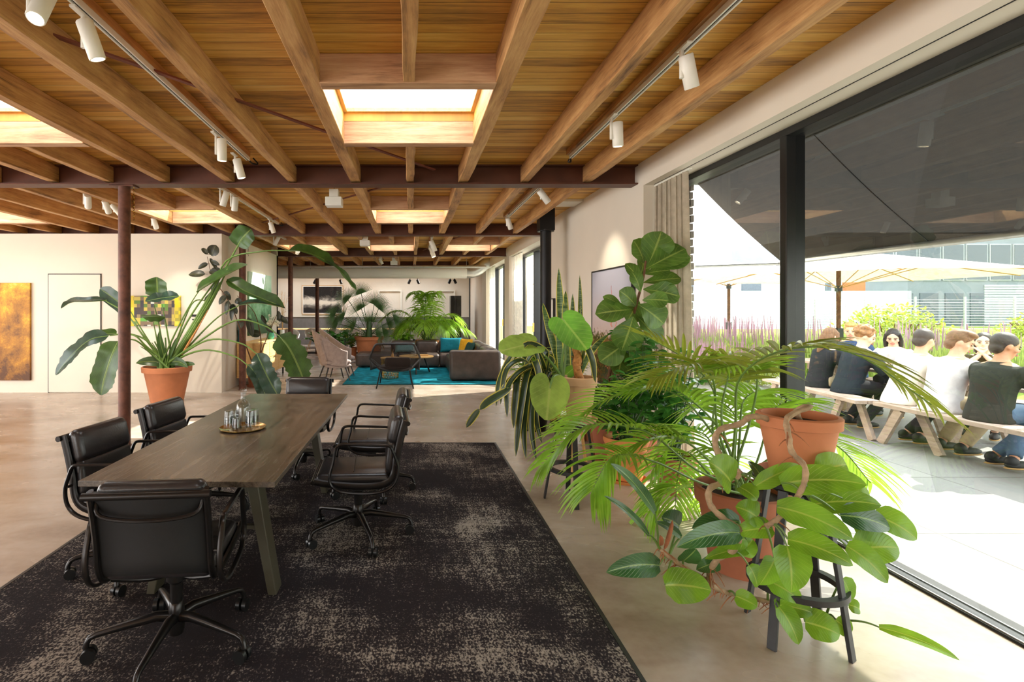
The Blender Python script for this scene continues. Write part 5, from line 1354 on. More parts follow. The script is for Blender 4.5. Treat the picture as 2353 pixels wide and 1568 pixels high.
# -- big kentia palm on the floor
PX, PY = 1.93, 3.08
t = thing('potted_kentia_palm', 'large arching kentia palm in a brown terracotta pot on the floor by the window', 'plant', (PX, PY, 0))
pot(t, .245, .47, 'terra2', rb=.165)
lf = MB(); st = MB(); lo_ = MB(); b0 = Vector((PX, PY, .45))
def kf(pts, n=24, ll=.3, w=.024, droop=.4, start=.35, olive=False, vee=.3, **kw):
    o = Vector((random.uniform(-.06, .06), random.uniform(-.06, .06), 0))
    frond(lo_ if olive else lf, st, [b0 + o] + [P(*p) for p in pts], n=int(n * .8), ll=ll * .92, w=w * 1.12, droop=droop * .5, start=start, rad=.007, vee=vee + .15, **kw)
kf([(1640, 1000, 3.2), (1540, 900, 3.3), (1400, 915, 3.35), (1290, 985, 3.35)], n=30, ll=.34, start=.5, droop=.5)
kf([(1600, 1080, 2.95), (1480, 990, 2.9), (1340, 985, 2.9), (1245, 1070, 2.9)], n=30, ll=.30, start=.5, droop=.65)
kf([(1610, 1110, 2.8), (1500, 1060, 2.7), (1410, 1050, 2.65), (1360, 1130, 2.6)], n=24, ll=.26, start=.6, droop=.9)
kf([(1640, 1000, 3.2), (1640, 900, 3.3), (1580, 830, 3.3), (1480, 770, 3.3)], n=22, ll=.36, start=.5, droop=.3, olive=True)
kf([(1650, 990, 3.15), (1640, 880, 3.1), (1600, 838, 3.0), (1500, 870, 2.95)], n=26, ll=.34, start=.55, droop=.55, olive=True)
kf([(1660, 980, 3.1), (1670, 880, 3.1), (1690, 838, 3.1), (1770, 850, 3.1)], n=22, ll=.3, start=.5, droop=.5, olive=True)
kf([(1690, 980, 2.95), (1700, 870, 2.7), (1800, 805, 2.45), (1960, 812, 2.3), (2140, 930, 2.2)], n=34, ll=.30, w=.026, start=.45, droop=.45, olive=True, vee=.1)
kf([(1640, 1100, 3.2), (1580, 1040, 3.5), (1560, 1080, 3.7), (1550, 1180, 3.75)], n=26, ll=.36, start=.4, droop=.9)
kf([(1660, 1080, 3.3), (1620, 1000, 3.6), (1560, 1000, 3.8), (1500, 1080, 3.8)], n=26, ll=.36, start=.35, droop=.7)
kf([(1690, 1060, 3.3), (1690, 960, 3.5), (1640, 920, 3.7), (1580, 950, 3.8)], n=24, ll=.34, start=.4, droop=.5)
kf([(1740, 1060, 3.2), (1770, 960, 3.3), (1800, 930, 3.35), (1860, 960, 3.35)], n=24, ll=.32, start=.4, droop=.6)
kf([(1760, 1060, 3.0), (1850, 1000, 3.1), (1930, 1030, 3.1), (2000, 1110, 3.1)], n=24, ll=.3, start=.45, droop=.7)
kf([(1700, 1080, 3.4), (1660, 1060, 3.7), (1640, 1100, 3.9), (1620, 1180, 3.9)], n=22, ll=.34, start=.4, droop=.8)
kf([(1720, 980, 3.15), (1740, 880, 3.1), (1720, 840, 3.0), (1640, 850, 2.9)], n=22, ll=.28, start=.6, droop=.4)
kf([(1680, 1080, 3.3), (1600, 1120, 3.5), (1540, 1120, 3.6), (1490, 1180, 3.6)], n=24, ll=.34, start=.35, droop=.9)
kf([(1660, 1000, 3.2), (1600, 930, 3.2), (1530, 890, 3.2), (1440, 900, 3.2)], n=26, ll=.32, start=.45, droop=.5)
kf([(1630, 1060, 3.0), (1560, 1010, 3.0), (1470, 1020, 3.05), (1400, 1090, 3.1)], n=26, ll=.3, start=.45, droop=.6)
kf([(1700, 1000, 3.2), (1710, 920, 3.3), (1760, 900, 3.4), (1830, 930, 3.5)], n=22, ll=.3, start=.4, droop=.6)
lf.build('foliage', 'palm', t, world=True); lo_.build('olive_foliage', 'palmd', t, world=True); st.build('stems', 'stem', t, world=True)

# -- trailing philodendron on the foreground stool
D = 2.45
t = thing('potted_philodendron', 'philodendron crawling out of the plain terracotta pot on the foreground stool down to the floor', 'plant', (1.80, D, .7305))
pot(t, .168, .275, 'terra', rb=.112, saucer=True)
vn = MB(); rt = MB(); lf = MB(); ld = MB()
def vine(pts, r0, r1, n=30):
    C = smooth([P(*p) for p in pts], n); vn.tube(C, [(r0 + (r1 - r0) * i / n) * (1 + .16 * math.sin(i * 2.3)) for i in range(n + 1)], 9); return C
v1 = vine([(1800, 985, 2.45), (1760, 962, 2.42), (1725, 958, 2.4), (1700, 975, 2.4), (1652, 990, 2.4), (1645, 1030, 2.38), (1680, 1075, 2.36), (1700, 1090, 2.34), (1660, 1110, 2.34), (1630, 1125, 2.33), (1632, 1160, 2.32), (1660, 1190, 2.3), (1700, 1215, 2.3)], .013, .013, 46)
v2 = vine([(1850, 985, 2.43), (1830, 945, 2.40), (1862, 935, 2.36), (1810, 960, 2.30), (1812, 1000, 2.25), (1820, 1040, 2.235), (1850, 1075, 2.2), (1840, 1130, 2.2), (1790, 1190, 2.2), (1760, 1210, 2.22)], .012, .011, 36)
v3 = vine([(1700, 1215, 2.3), (1690, 1260, 2.3), (1650, 1285, 2.35), (1630, 1320, 2.4), (1640, 1350, 2.42), (1700, 1370, 2.45), (1780, 1385, 2.4), (1850, 1400, 2.35), (1930, 1430, 2.35)], .014, .009, 40)
v4 = vine([(1640, 1340, 2.42), (1590, 1315, 2.42), (1550, 1290, 2.42), (1515, 1262, 2.42)], .011, .010, 14)
roots = []; pets = []
for C, n in ((v1, 8), (v2, 14), (v3, 44), (v4, 24)):
    for k in range(n):
        p = C[random.randrange(len(C) // 3, len(C))]; a = random.uniform(0, 6.28); l_ = random.uniform(.04, .13)
        q = p + Vector((math.cos(a) * l_ * .7, math.sin(a) * l_ * .4, -l_ * .5)); q.z = max(q.z, .006)
        roots.append((smooth([p, p.lerp(q, .5) + Vector((0, 0, .02)), q], 5)))
pl = [ # base, tip, width px, depth base, depth tip, dark, up
 ((1680, 1110), (1628, 1062), 72, 2.32, 2.3, 0), ((1700, 1120), (1740, 1150), 40, 2.3, 2.25, 0), ((1735, 1118), (1840, 1072), 34, 2.28, 2.3, 0), ((1795, 1112), (1992, 1115), 56, 2.25, 2.15, 0), ((1880, 1085), (1945, 1068), 58, 2.3, 2.3, 0),
 ((1785, 1165), (1960, 1240), 52, 2.2, 2.1, 0), ((1865, 1160), (2025, 1162), 48, 2.25, 2.2, 0), ((1930, 1185), (2045, 1215), 50, 2.2, 2.2, 1), ((1960, 1210), (2030, 1225), 52, 2.25, 2.25, 0), ((2010, 1185), (2107, 1240), 52, 2.25, 2.2, 0), ((1965, 1265), (2065, 1260), 60, 2.2, 2.2, 0),
 ((1810, 1240), (1960, 1300), 56, 2.15, 2.05, 0), ((1945, 1255), (2040, 1340), 48, 2.1, 2.05, 0), ((1808, 1255), (1818, 1362), 70, 2.15, 2.1, 0), ((1780, 1285), (1745, 1345), 46, 2.2, 2.2, 0), ((1720, 1300), (1740, 1350), 34, 2.3, 2.3, 0),
 ((1740, 1190), (1690, 1165), 50, 2.3, 2.3, 0), ((1775, 1215), (1690, 1225), 40, 2.25, 2.3, 0), ((1700, 1225), (1555, 1258), 44, 2.25, 2.15, 1), ((1715, 1240), (1640, 1252), 34, 2.3, 2.3, 0), ((1700, 1200), (1590, 1215), 44, 2.4, 2.4, 1), ((1570, 1290), (1600, 1262), 40, 2.45, 2.4, 1), ((1720, 1262), (1620, 1285), 26, 2.35, 2.3, 0),
 ((1505, 1178), (1403, 1066), 26, 2.38, 2.3, 1), ((1490, 1230), (1388, 1140), 16, 2.4, 2.35, 1), ((1560, 1210), (1520, 1190), 46, 2.5, 2.45, 1), ((1565, 1235), (1505, 1200), 16, 2.45, 2.4, 1), ((1515, 1300), (1393, 1316), 44, 2.42, 2.35, 1), ((1528, 1345), (1634, 1358), 62, 2.36, 2.3, 0),
 ((1765, 1335), (1842, 1385), 40, 2.35, 2.3, 0), ((1790, 1395), (1835, 1482), 42, 2.3, 2.25, 0), ((1850, 1430), (1930, 1460), 56, 2.3, 2.25, 0), ((1920, 1425), (1950, 1460), 34, 2.3, 2.3, 0), ((1780, 1390), (1870, 1410), 36, 2.35, 2.3, 0), ((1950, 1390), (1975, 1400), 26, 2.4, 2.4, 0), ((1690, 1370), (1740, 1395), 34, 2.4, 2.35, 0), ((1935, 1330), (1955, 1385), 34, 2.35, 2.35, 0),
 ((2020, 1442), (2205, 1518), 22, 2.25, 2.12, 0), ((1700, 1270), (1730, 1240), 36, 2.35, 2.35, 0), ((1760, 1120), (1720, 1060), 30, 2.4, 2.5, 1), ((1960, 1130), (2000, 1145), 34, 2.3, 2.3, 0), ((1650, 1290), (1600, 1310), 30, 2.4, 2.4, 1)]
for a, b_, w_, d0, d1, dk in pl:
    a3 = P(*a, d0); b3 = P(*b_, d1); b3.z = max(b3.z, .02); a3.z = max(a3.z, .03); ln = (b3 - a3).length
    up = Vector((random.uniform(-.3, .3), -1, random.uniform(.35, .9)))
    m_ = a3.lerp(b3, .5) + Vector((0, -.02, .03 * ln / .2))
    (ld if dk else lf).leaf([a3, m_, b3], w_ * (d0 + d1) / 2 / 1210 * 1.24, up, prof=lambda q: (.45 + 3 * q if q < .16 else max(0, 1 - ((q - .25) / .75) ** 2.4 if q > .25 else 1) ** .75 * .95 + .02), nseg=14, nw=6, fold=.14, wave=.03)
    # petiole towards the nearest vine point
    near = min(v1[20:] + v2[16:] + v3 + v4, key=lambda c: (c - a3).length)
    if (near - a3).length < .6:
        rt2 = smooth([near, near.lerp(a3, .5) + Vector((0, 0, .03)), a3], 7); pets.append(rt2)
lf.build('foliage', 'philo', t, world=True); ld.build('dark_foliage', 'philod', t, world=True)
vo_ = vn.build('vine', 'bark', t, world=True)
for q in roots: MB().tube(q, [.0035, .003, .003, .002, .002, .001], 5).build('aerial_root', 'root', t, world=True)
for q in pets: MB().tube(q, [.0055 - .0003 * i for i in range(8)], 6).build('petiole', 'stem', t, world=True)
for a, b_ in (((1525, 1265), (1545, 1195)), ((1518, 1255), (1517, 1230)), ((1750, 1180), (1718, 1125))):
    MB().leaf([P(*a, 2.4), P((a[0] + b_[0]) / 2, (a[1] + b_[1]) / 2, 2.38), P(*b_, 2.38)], .022, (0, -1, 0), prof=mono, nseg=8, fold=.4).build('leaf_sheath', 'root', t, world=True)
# ---------------------------------------------------------------- outdoors
def tiles():
    t = NT('grey terrace slabs'); g = t.n('ShaderNodeNewGeometry').outputs['Position']; br = t.n('ShaderNodeTexBrick'); t.l(g, br.inputs['Vector'])
    br.offset = 0; br.inputs['Scale'].default_value = 1; br.inputs['Brick Width'].default_value = 1.2; br.inputs['Row Height'].default_value = 1.2; br.inputs['Mortar Size'].default_value = .006
    br.inputs['Color1'].default_value = hexc(136, 134, 130); br.inputs['Color2'].default_value = hexc(150, 148, 143); br.inputs['Mortar'].default_value = hexc(96, 94, 90)
    c = t.mix(.3, br.outputs[0], t.ramp(t.noise(g, 1.5, 5), [(.3, (.6, .6, .6)), (.7, (1, 1, 1))]), 'MULTIPLY')
    return t.done(t.bsdf(c, .7))
struct('terrace', MB().box(2.93, 8.6, -12, 22, -.12, -.02), tiles(), smooth_=False)
def lawnm():
    t = NT('dry mown lawn'); v = t.coord('Object'); n = t.noise(v, .35, 5, .6); n2 = t.noise(v, 6, 4)
    return t.done(t.bsdf(t.ramp(t.math('ADD', t.math('MULTIPLY', n, .7), t.math('MULTIPLY', n2, .3)), [(.35, hexc(96, 122, 50)), (.6, hexc(140, 158, 76)), (.75, hexc(176, 178, 110))]), .95, spec=.1))
lw = MB().box(8.6, 90, -12, 46, -.14, -.03).box(2.93, 8.6, 22, 46, -.14, -.03).build('lawn', lawnm(), smooth_=False); lw['kind'] = 'structure'
yd = MB().box(2.93, 110, 46, 80, -.14, -.02).build('yard', 'paving', smooth_=False); yd['kind'] = 'structure'

# awning over the terrace
t = thing('awning', 'dark mesh drop-arm awning over the big window', 'awning', (2.99, 1.5, 2.86))
def aw(u, v): return Vector((.0 + .90 * v, -7.0 + 11.05 * u, 0 - .84 * v - .03 * math.sin(math.pi * v)))
MB().grid(aw, 24, 8).build('fabric', 'awning', t)
MB().box(-.05, .07, -7.05, 4.1, -.03, .1).build('cassette', 'frame', t, smooth_=False, bevel=.01)
MB().tube([(.90, -7.05, -.86), (.90, 4.1, -.86)], .026, 12).build('front_bar', 'silver', t)
mb = MB()
for y in (4.05, -1.4, -6.9): mb.tube([(.0, y, -.9), (.88, y, -.87)], .014, 8)
mb.build('arm', 'silver', t)
mb = MB()
for y in (2.45, .9, -.7): mb.tube([aw((y + 7) / 11.05, v / 8) + Vector((0, 0, -.006)) for v in range(9)], .0035, 5)
mb.build('seam', 'frame', t)

# picnic table and benches
def plank_bench(lab, x, y0, y1, ang=0):
    t = thing('picnic_bench', lab, 'bench', (x, (y0 + y1) / 2, -.02), ang, 'timber benches on the terrace'); L_ = (y1 - y0) / 2
    MB().box(-.14, -.004, -L_, L_, .425, .47).build('seat_plank', 'palewood', t, smooth_=False, bevel=.006)
    MB().box(.004, .14, -L_, L_, .425, .47).build('seat_plank', 'palewood', t, smooth_=False, bevel=.006)
    for s in (-1, 1):
        y = s * (L_ - .3)
        MB().bar((-.1, y - .0, .43), (.0 - .06, y - s * -.0 + .28, .0), .09, .04, up=(1, 0, 0)).build('leg', 'palewood', t, smooth_=False)
        MB().bar((.1, y, .43), (.06, y - .28, 0), .09, .04, up=(1, 0, 0)).build('leg', 'palewood', t, smooth_=False)
plank_bench('timber bench nearer to the window glass, with three people seated on it', 5.44, 3.75, 6.05)
plank_bench('timber bench farther down the terrace, with two dark-dressed people on it', 5.42, 6.1, 8.1, R(-7))
plank_bench('timber bench on the far side of the picnic tables', 7.02, 4.3, 8.6)
for y0, y1, lab in ((3.9, 6.1, 'pale timber picnic table between the people nearest the window'), (6.15, 8.2, 'pale timber picnic table farther down the terrace')):
    t = thing('picnic_table', lab, 'table', (6.22, (y0 + y1) / 2, -.02), 0, 'picnic tables'); L_ = (y1 - y0) / 2
    for k in range(4): MB().box(-.37 + k * .187, -.19 + k * .187, -L_, L_, .73, .765).build('top_plank', 'palewood', t, smooth_=False, bevel=.004)
    for s in (-1, 1):
        for q in (-1, 1): MB().bar((q * .08, s * (L_ - .35), .73), (q * .34, s * (L_ - .35), 0), .09, .04, up=(0, 1, 0)).build('leg', 'palewood', t, smooth_=False)
        MB().box(-.3, .3, s * (L_ - .35) - .02, s * (L_ - .35) + .02, .64, .73).build('cross_rail', 'palewood', t, smooth_=False)

def umbrella(lab, x, y, h, r, rz=0, drop=.34):
    t = thing('parasol', lab, 'umbrella', (x, y, -.02), rz, 'cream parasols')
    MB().box(-.35, .35, -.35, .35, 0, .06).build('base', 'frame', t, smooth_=False)
    MB().cyl((0, 0, .06), (0, 0, h + .25), .035, 14).build('pole', 'barkd', t); MB().box(-.05, .05, -.05, .05, 1.0, 1.18).build('crank_box', 'frame', t, smooth_=False)
    mb = MB(); c = len(mb.v); mb.v.append((0, 0, h + drop)); n = 8
    for k in range(8):
        a = math.pi / 8 + k * math.pi / 4; rr = r / math.cos(math.pi / 8) if True else r; mb.v.append((rr * math.cos(a), rr * math.sin(a), h - .15))
    for k in range(8): mb.face((0, 1 + k, 1 + (k + 1) % 8))
    mb.build('canopy', 'umb', t, smooth_=False, solid=.01)
    mb = MB()
    for k in range(8):
        a = math.pi / 8 + k * math.pi / 4; rr = r / math.cos(math.pi / 8)
        mb.tube([(0, 0, h + drop - .04), (rr * .97 * math.cos(a), rr * .97 * math.sin(a), h - .17)], .009, 5); mb.tube([(0, 0, h - .35), (rr * .5 * math.cos(a), rr * .5 * math.sin(a), h + .03)], .008, 5)
    mb.build('ribs', 'bamboo', t); MB().cyl((0, 0, h - .4), (0, 0, h - .3), .06, 12).build('hub', 'frame', t)
umbrella('cream parasol on a pole behind the picnic tables', 7.75, 9.55, 2.25, 2.3)
umbrella('cream parasol in front of the far cladded building, right edge of view', 10.7, 6.2, 2.22, 1.95)
umbrella('cream parasol seen beyond the near curtain', 4.7, 12.6, 2.3, 1.7)
umbrella('cream parasol behind the black window mullion', 8.2, 13.6, 2.45, 1.65)

# planting
def blades(name, lab, n, region, h, m, lean=.25, w=.012, flower=None, fm=None, cat='grass'):
    mb = MB(); fb = MB()
    for k in range(n):
        x, y = region(); hh = h * random.uniform(.5, 1.1); a = random.uniform(0, 6.28); l_ = lean * hh * random.random()
        mb.leaf([(x, y, -.04), (x + l_ * .3 * math.cos(a), y + l_ * .3 * math.sin(a), hh * .6), (x + l_ * math.cos(a), y + l_ * math.sin(a), hh)], w * random.uniform(.7, 1.6), (math.cos(a * 3), math.sin(a * 3), .1), prof=strap, nseg=3, nw=1, fold=0)
        if flower and random.random() < flower:
            fb.tube([(x + l_ * math.cos(a), y + l_ * math.sin(a), hh * .85), (x + l_ * 1.2 * math.cos(a), y + l_ * 1.2 * math.sin(a), hh * 1.3)], [.016, .005], 5)
    o = mb.build(name, m); tag(o, lab, cat, kind='stuff')
    if flower: q = fb.build('flower_spikes', fm, o)
    return o
G1 = leafmat('border grass', hexc(124, 144, 80), hexc(150, 160, 100), veins=0, rough=.7, trans=.4); G2 = leafmat('lime shrub', hexc(140, 156, 60), hexc(160, 176, 80), veins=0, rough=.6, trans=.45)
lav = plain('mauve flower spikes', hexc(168, 130, 150), .8)
blades('border_grasses', 'tall soft border grasses with mauve flower spikes beyond the terrace', 5200, lambda: (random.uniform(5.2, 9.5), random.uniform(12.0, 16.5)), .95, G1, flower=.12, fm=lav)
blades('border_grasses', 'tall green border grasses behind the seated people', 4200, lambda: (random.uniform(8.8, 14), random.uniform(9.5, 15)), .9, G1, w=.02, flower=.06, fm=lav)
blades('border_flowers', 'mauve lavender-like flowers beside the terrace seen past the near curtain', 3000, lambda: (random.uniform(4.2, 7.2), random.uniform(10.5, 12.5)), .6, G1, flower=.22, fm=lav)
def shrub(lab, c, rx, ry, rz, n, lw, m=G2):
    t = thing('shrub', lab, 'shrub', (c[0], c[1], -.04)); mb = MB(); st = MB()
    for k in range(n):
        a = random.uniform(0, 6.28); q = math.acos(random.uniform(-.2, 1)); r = random.uniform(.6, 1) * (1 + .12 * math.sin(a * 5) * math.sin(q * 4)); p = Vector((rx * r * math.sin(q) * math.cos(a), ry * r * math.sin(q) * math.sin(a), max(.08, rz * r * math.cos(q) + rz * .15)))
        d = Vector((random.uniform(-1, 1), random.uniform(-1, 1), random.uniform(-.3, .9))).normalized(); mb.leaf([p, p + d * lw * 1.2, p + d * lw * 2.3], lw, (random.uniform(-1, 1), random.uniform(-1, 1), 1), nseg=3, nw=2, prof=oval)
    for k in range(24):
        a = random.uniform(0, 6.28); st.tube([(0, 0, 0), (rx * .7 * math.cos(a), ry * .7 * math.sin(a), rz * .8)], .012, 5)
    mb.build('foliage', m, t); st.build('stems', 'barkd', t)
shrub('large rounded yellow green shrub behind the picnic table', (14.4, 15.8), 1.7, 1.3, 1.4, 3600, .06)
shrub('yellow green shrub at the right edge beyond the lawn', (22.6, 18.8), 1.3, 1.2, 1.3, 1200, .07)
shrub('pale green low bush beyond the near window curtain', (6.6, 10.8), .9, .7, .7, 1500, .035)

# fence with wire panels
t = thing('wire_fence', 'long galvanised wire fence in front of the far buildings', 'fence', (30, 36, -.03)); mb = MB()
for k in range(12):
    z = .15 + k * .18; mb.tube([(-16, 0, z), (34, 0, z)], .012, 4)
mb.build('wires', 'silver', t)
for k in range(15): MB().box(-16 + k * 3.4, -15.9 + k * 3.4, -.05, .05, 0, 2.35).build('fence_post', 'silver', t, smooth_=False)

# far buildings
t = thing('grey_hall', 'large blue grey clad hall with a band of windows behind the fence', 'building', (52, 46, -.05))
MB().box(-15.5, 30, 0, 14, 0, 8.2).build('wall', 'grey2', t, smooth_=False)
MB().box(-15.6, -12.4, -.08, 0, 2.6, 5.4).build('orange_panel', 'orange', t, smooth_=False)
for k in range(20):
    x = -11.8 + k * 2.05; f = MB().box(x, x + 1.85, -.1, 0, 4.0, 7.2).build('window', 'grey1', t, smooth_=False); MB().box(x + .08, x + 1.77, -.13, -.1, 4.08, 7.12).build('pane', 'dglass', f, smooth_=False)
mb = MB()
for k in range(16): mb.box(-2, 29, -.07, 0, .15 + k * .22, .33 + k * .22)
mb.build('louvre_gate', 'grey1', t, smooth_=False)
for k in range(5): MB().box(-12 + k * 2.2, -10.4 + k * 2.2, -.06, 0, 0, 2.9).build('door', 'dglass', t, smooth_=False)
t = thing('pale_building', 'pale grey flat-roofed building behind the flower border', 'building', (27, 44, -.05))
MB().box(-8, 9.0, 0, 12, 0, 5.0).build('wall', 'grey1', t, smooth_=False); MB().box(-8.1, 9.05, -.1, 12, 5.0, 5.25).build('roof', 'trim', t, smooth_=False)
for x in (-5.4, -4.6, -3.9, 7.6): MB().box(x, x + .45, -.06, 0, 2.9, 4.0).build('window', 'dglass', t, smooth_=False)
MB().box(.6, 2.2, -.06, 0, 2.6, 4.6).build('window', 'dglass', t, smooth_=False)
t = thing('concrete_shed', 'low pale concrete block building in front of the pale building', 'building', (26, 40, -.05))
MB().box(-5, 12.0, 0, 3.5, 0, 2.9).build('wall', 'grey1', t, smooth_=False)
for x in (-3, 1.5, 6): MB().box(x, x + .9, -.05, 0, 0, 2.1).build('door', 'chalk', t, smooth_=False)

# ---------------------------------------------------------------- people
SK = {'a': plain('light skin', hexc(224, 170, 140), .5, 0, .05), 'b': plain('tan skin', hexc(196, 140, 106), .5, 0, .05), 'c': plain('fair skin', hexc(232, 186, 160), .5, 0, .05)}
CL = {'black': cloth('black cotton', hexc(40, 40, 44), 0, .9, 120), 'navy': cloth('dark navy jacket', hexc(34, 40, 48), 0, .8, 120), 'white': cloth('white cotton', hexc(236, 230, 232), .1, .9, 120), 'cream': cloth('off white cotton', hexc(238, 228, 214), .1, .9, 120), 'charc': cloth('charcoal cotton', hexc(48, 50, 44), 0, .9, 120), 'olive': cloth('dark olive knit', hexc(70, 64, 40), 0, .9, 120),
      'khaki': cloth('khaki trousers', hexc(184, 164, 132), 0, .9, 120), 'jean': cloth('blue denim', hexc(84, 104, 128), 0, .9, 160), 'dark': cloth('dark trousers', hexc(44, 42, 46), 0, .9, 120), 'blue': cloth('blue shirt', hexc(60, 80, 120), 0, .9, 120), 'shoe': plain('black shoe', hexc(34, 34, 34), .6), 'sole': plain('tan shoe sole', hexc(200, 160, 100), .7)}
HR = {'brown': plain('brown hair', hexc(122, 86, 56), .55, 0, .3, 60, .5), 'dark': plain('dark brown hair', hexc(52, 38, 32), .45, 0, .3, 60, .5), 'black': plain('black hair', hexc(36, 28, 28), .35, 0, .3, 60, .5), 'blond': plain('blond hair', hexc(206, 170, 110), .55, 0, .25, 60, .5), 'curly': plain('curly light brown hair', hexc(148, 106, 66), .6, 0, .4, 40, .8)}
EYE = plain('dark eyes', hexc(30, 22, 20), .2); LIP = plain('lips', hexc(190, 96, 90), .4); TEETH = plain('teeth', hexc(240, 236, 228), .3)

def ring_loft(mb, rings, n=18):
    """rings: (centre, rx, ry, tiltX) stacked ellipses"""
    b = len(mb.v)
    for c, rx, ry in rings:
        c = Vector(c)
        for j in range(n):
            a = 2 * math.pi * j / n; mb.v.append((c.x + rx * math.cos(a), c.y + ry * math.sin(a), c.z))
    for i in range(len(rings) - 1):
        for j in range(n):
            j2 = (j + 1) % n; mb.face((b + i * n + j, b + i * n + j2, b + (i + 1) * n + j2, b + (i + 1) * n + j))
    mb.face([b + j for j in range(n)][::-1]); mb.face([b + (len(rings) - 1) * n + j for j in range(n)])

def person(lab, x, y, rz, skin, shirt, pants, hair, style, lean=.13, hyaw=0, hpitch=-15, sc=1.0, female=False, sleeves='short', arms='table', legs='under', seat=.452, smile=False, sole=None):
    t = thing('person', lab, 'person', (x, y, seat), rz, None); t.scale = (sc, sc, sc)
    W = .92 if female else 1.0
    ln = lambda z: lean * (z / .5) ** 1.3 if z > 0 else 0
    sp = [(0, .155, .12), (.07, .165, .125), (.16, .15, .112), (.25, .15, .108), (.34, .168, .115), (.42, .182, .115), (.48, .18, .10), (.515, .12, .075), (.535, .06, .055)]
    body = MB(); tors = MB()
    ring_loft(body, [((0, ln(z), z), rx * W * (.86 if z < .42 else 1), ry * (.86 if z < .42 else 1)) for z, rx, ry in sp])
    ring_loft(tors, [((0, ln(z), z), rx * W + .014, ry + .016) for z, rx, ry in [(-.005, .17, .135)] + sp[1:7]] + [((0, ln(.508), .508), .125 * W, .082), ((0, ln(.53), .530), .078, .066)])
    nb = Vector((0, ln(.52), .50)); hc = Vector((0, ln(.52) + .045 + .0, .665))
    ht = Matrix.Translation(hc) @ Matrix.Rotation(R(hyaw), 4, 'Z') @ Matrix.Rotation(R(hpitch), 4, 'X')
    body.tube([nb, nb.lerp(hc, .45), hc + Vector((0, -.01, -.03))], [.06, .052, .052], 12)
    head = MB()
    # skull, jaw, nose, ears
    head.ell((0, -.005, .022), .074, .094, .098, 20, 14); head.ell((0, .028, -.04), .056, .062, .066, 18, 12); head.ell((0, .058, -.078), .03, .03, .028, 12, 8)
    head.tube([(0, .086, .022), (0, .104, -.012), (0, .096, -.026)], [.009, .0135, .013], 8); head.ell((-.05, .055, -.02), .022, .022, .022); head.ell((.05, .055, -.02), .022, .022, .022)
    for s in (-1, 1): head.ell((s * .077, -.004, -.004), .009, .019, .03, 10, 8)
    head.v = [tuple(ht @ Vector(p)) for p in head.v]; body.v += []  # joined below
    off = len(body.v); body.v += head.v; body.f += [tuple(i + off for i in f) for f in head.f]; body.uv += head.uv
    # arms
    slv = MB()
    for s in (-1, 1):
        sh = Vector((s * .172 * W, ln(.47), .465))
        if arms == 'table': el = Vector((s * .25, ln(.47) + .10, .24)); ha = Vector((s * .10, ln(.47) + .34, .325))
        elif arms == 'clasp': el = Vector((s * .20, ln(.47) + .20, .31)); ha = Vector((s * .022, ln(.47) + .17, .52))
        elif arms == 'down': el = Vector((s * .25, ln(.47) + .02, .22)); ha = Vector((s * .2, ln(.47) + .24, .15))
        else: el = Vector((s * .26, ln(.47) + .16, .26)); ha = Vector((s * .13, ln(.47) + .33, .36))
        body.tube(smooth([sh, sh.lerp(el, .5) + Vector((s * .01, 0, 0)), el], 6), [.052, .05, .047, .044, .042, .04, .038], 12); body.tube([el, el.lerp(ha, .4), ha], [.038, .036, .024], 12)
        d = (ha - el).normalized(); sd = d.cross(Vector((0, 0, 1)));
        if sd.length < .1: sd = Vector((1, 0, 0))
        sd.normalize(); body.tube([ha - d * .01, ha + d * .03, ha + d * .075], [.022, .034, .034], 10, flat=.5)
        for f_ in range(4):
            o = sd * (f_ - 1.5) * .017; l_ = (.06, .072, .068, .052)[f_]; cz = Vector((0, 0, -.02)) if arms != 'clasp' else Vector((-s * .03, 0, .0))
            body.tube([ha + d * .07 + o, ha + d * (.07 + l_ * .55) + o + cz * .3, ha + d * (.07 + l_) + o + cz], [.0095, .009, .0075], 7)
        body.tube([ha + d * .02 - sd * s * .024, ha + d * .055 - sd * s * .045, ha + d * .08 - sd * s * .04], [.011, .01, .008], 7)
        e2 = el if sleeves == 'long' else sh.lerp(el, .62)
        slv.tube(smooth([sh + Vector((-s * .03, 0, .0)), sh.lerp(e2, .5) + Vector((s * .012, 0, 0)), e2], 6), [.074, .075, .073, .07, .066, .063, .06], 14)
        if sleeves == 'long': slv.tube([e2, e2.lerp(ha, .5), e2.lerp(ha, .93)], [.055, .048, .038], 12)
    off = len(tors.v); tors.v += slv.v; tors.f += [tuple(i + off for i in f) for f in slv.f]; tors.uv += slv.uv
    # legs
    pn = MB(); ring_loft(pn, [((0, .0, -.004), .166 * W, .132), ((0, .0, .05), .166 * W, .132), ((0, .01, .10), .15 * W, .118)])
    an = []
    for s in (-1, 1):
        hp = Vector((s * .09, .02, .075)); kn = Vector((s * .11, .44, .085)); ak = Vector((s * .11, .40, -.36))
        if legs == 'back': ak = Vector((s * .1, .12, -.33)); kn = Vector((s * .12, .42, .06))
        if legs == 'cross': ak = Vector((-s * .08, .14, -.34))
        body.tube([hp, hp.lerp(kn, .6), kn, kn.lerp(ak, .35), kn.lerp(ak, .7), ak], [.082, .068, .056, .052, .042, .034], 12)
        pn.tube([hp, hp.lerp(kn, .5), kn, kn.lerp(ak, .35), kn.lerp(ak, .94)], [.094, .082, .068, .062, .052], 14); an.append(ak)
    body.build('body', SK[skin], t, remesh=.0095); tors.build('top', CL[shirt], t, remesh=.012); pn.build('trousers', CL[pants], t, remesh=.012)
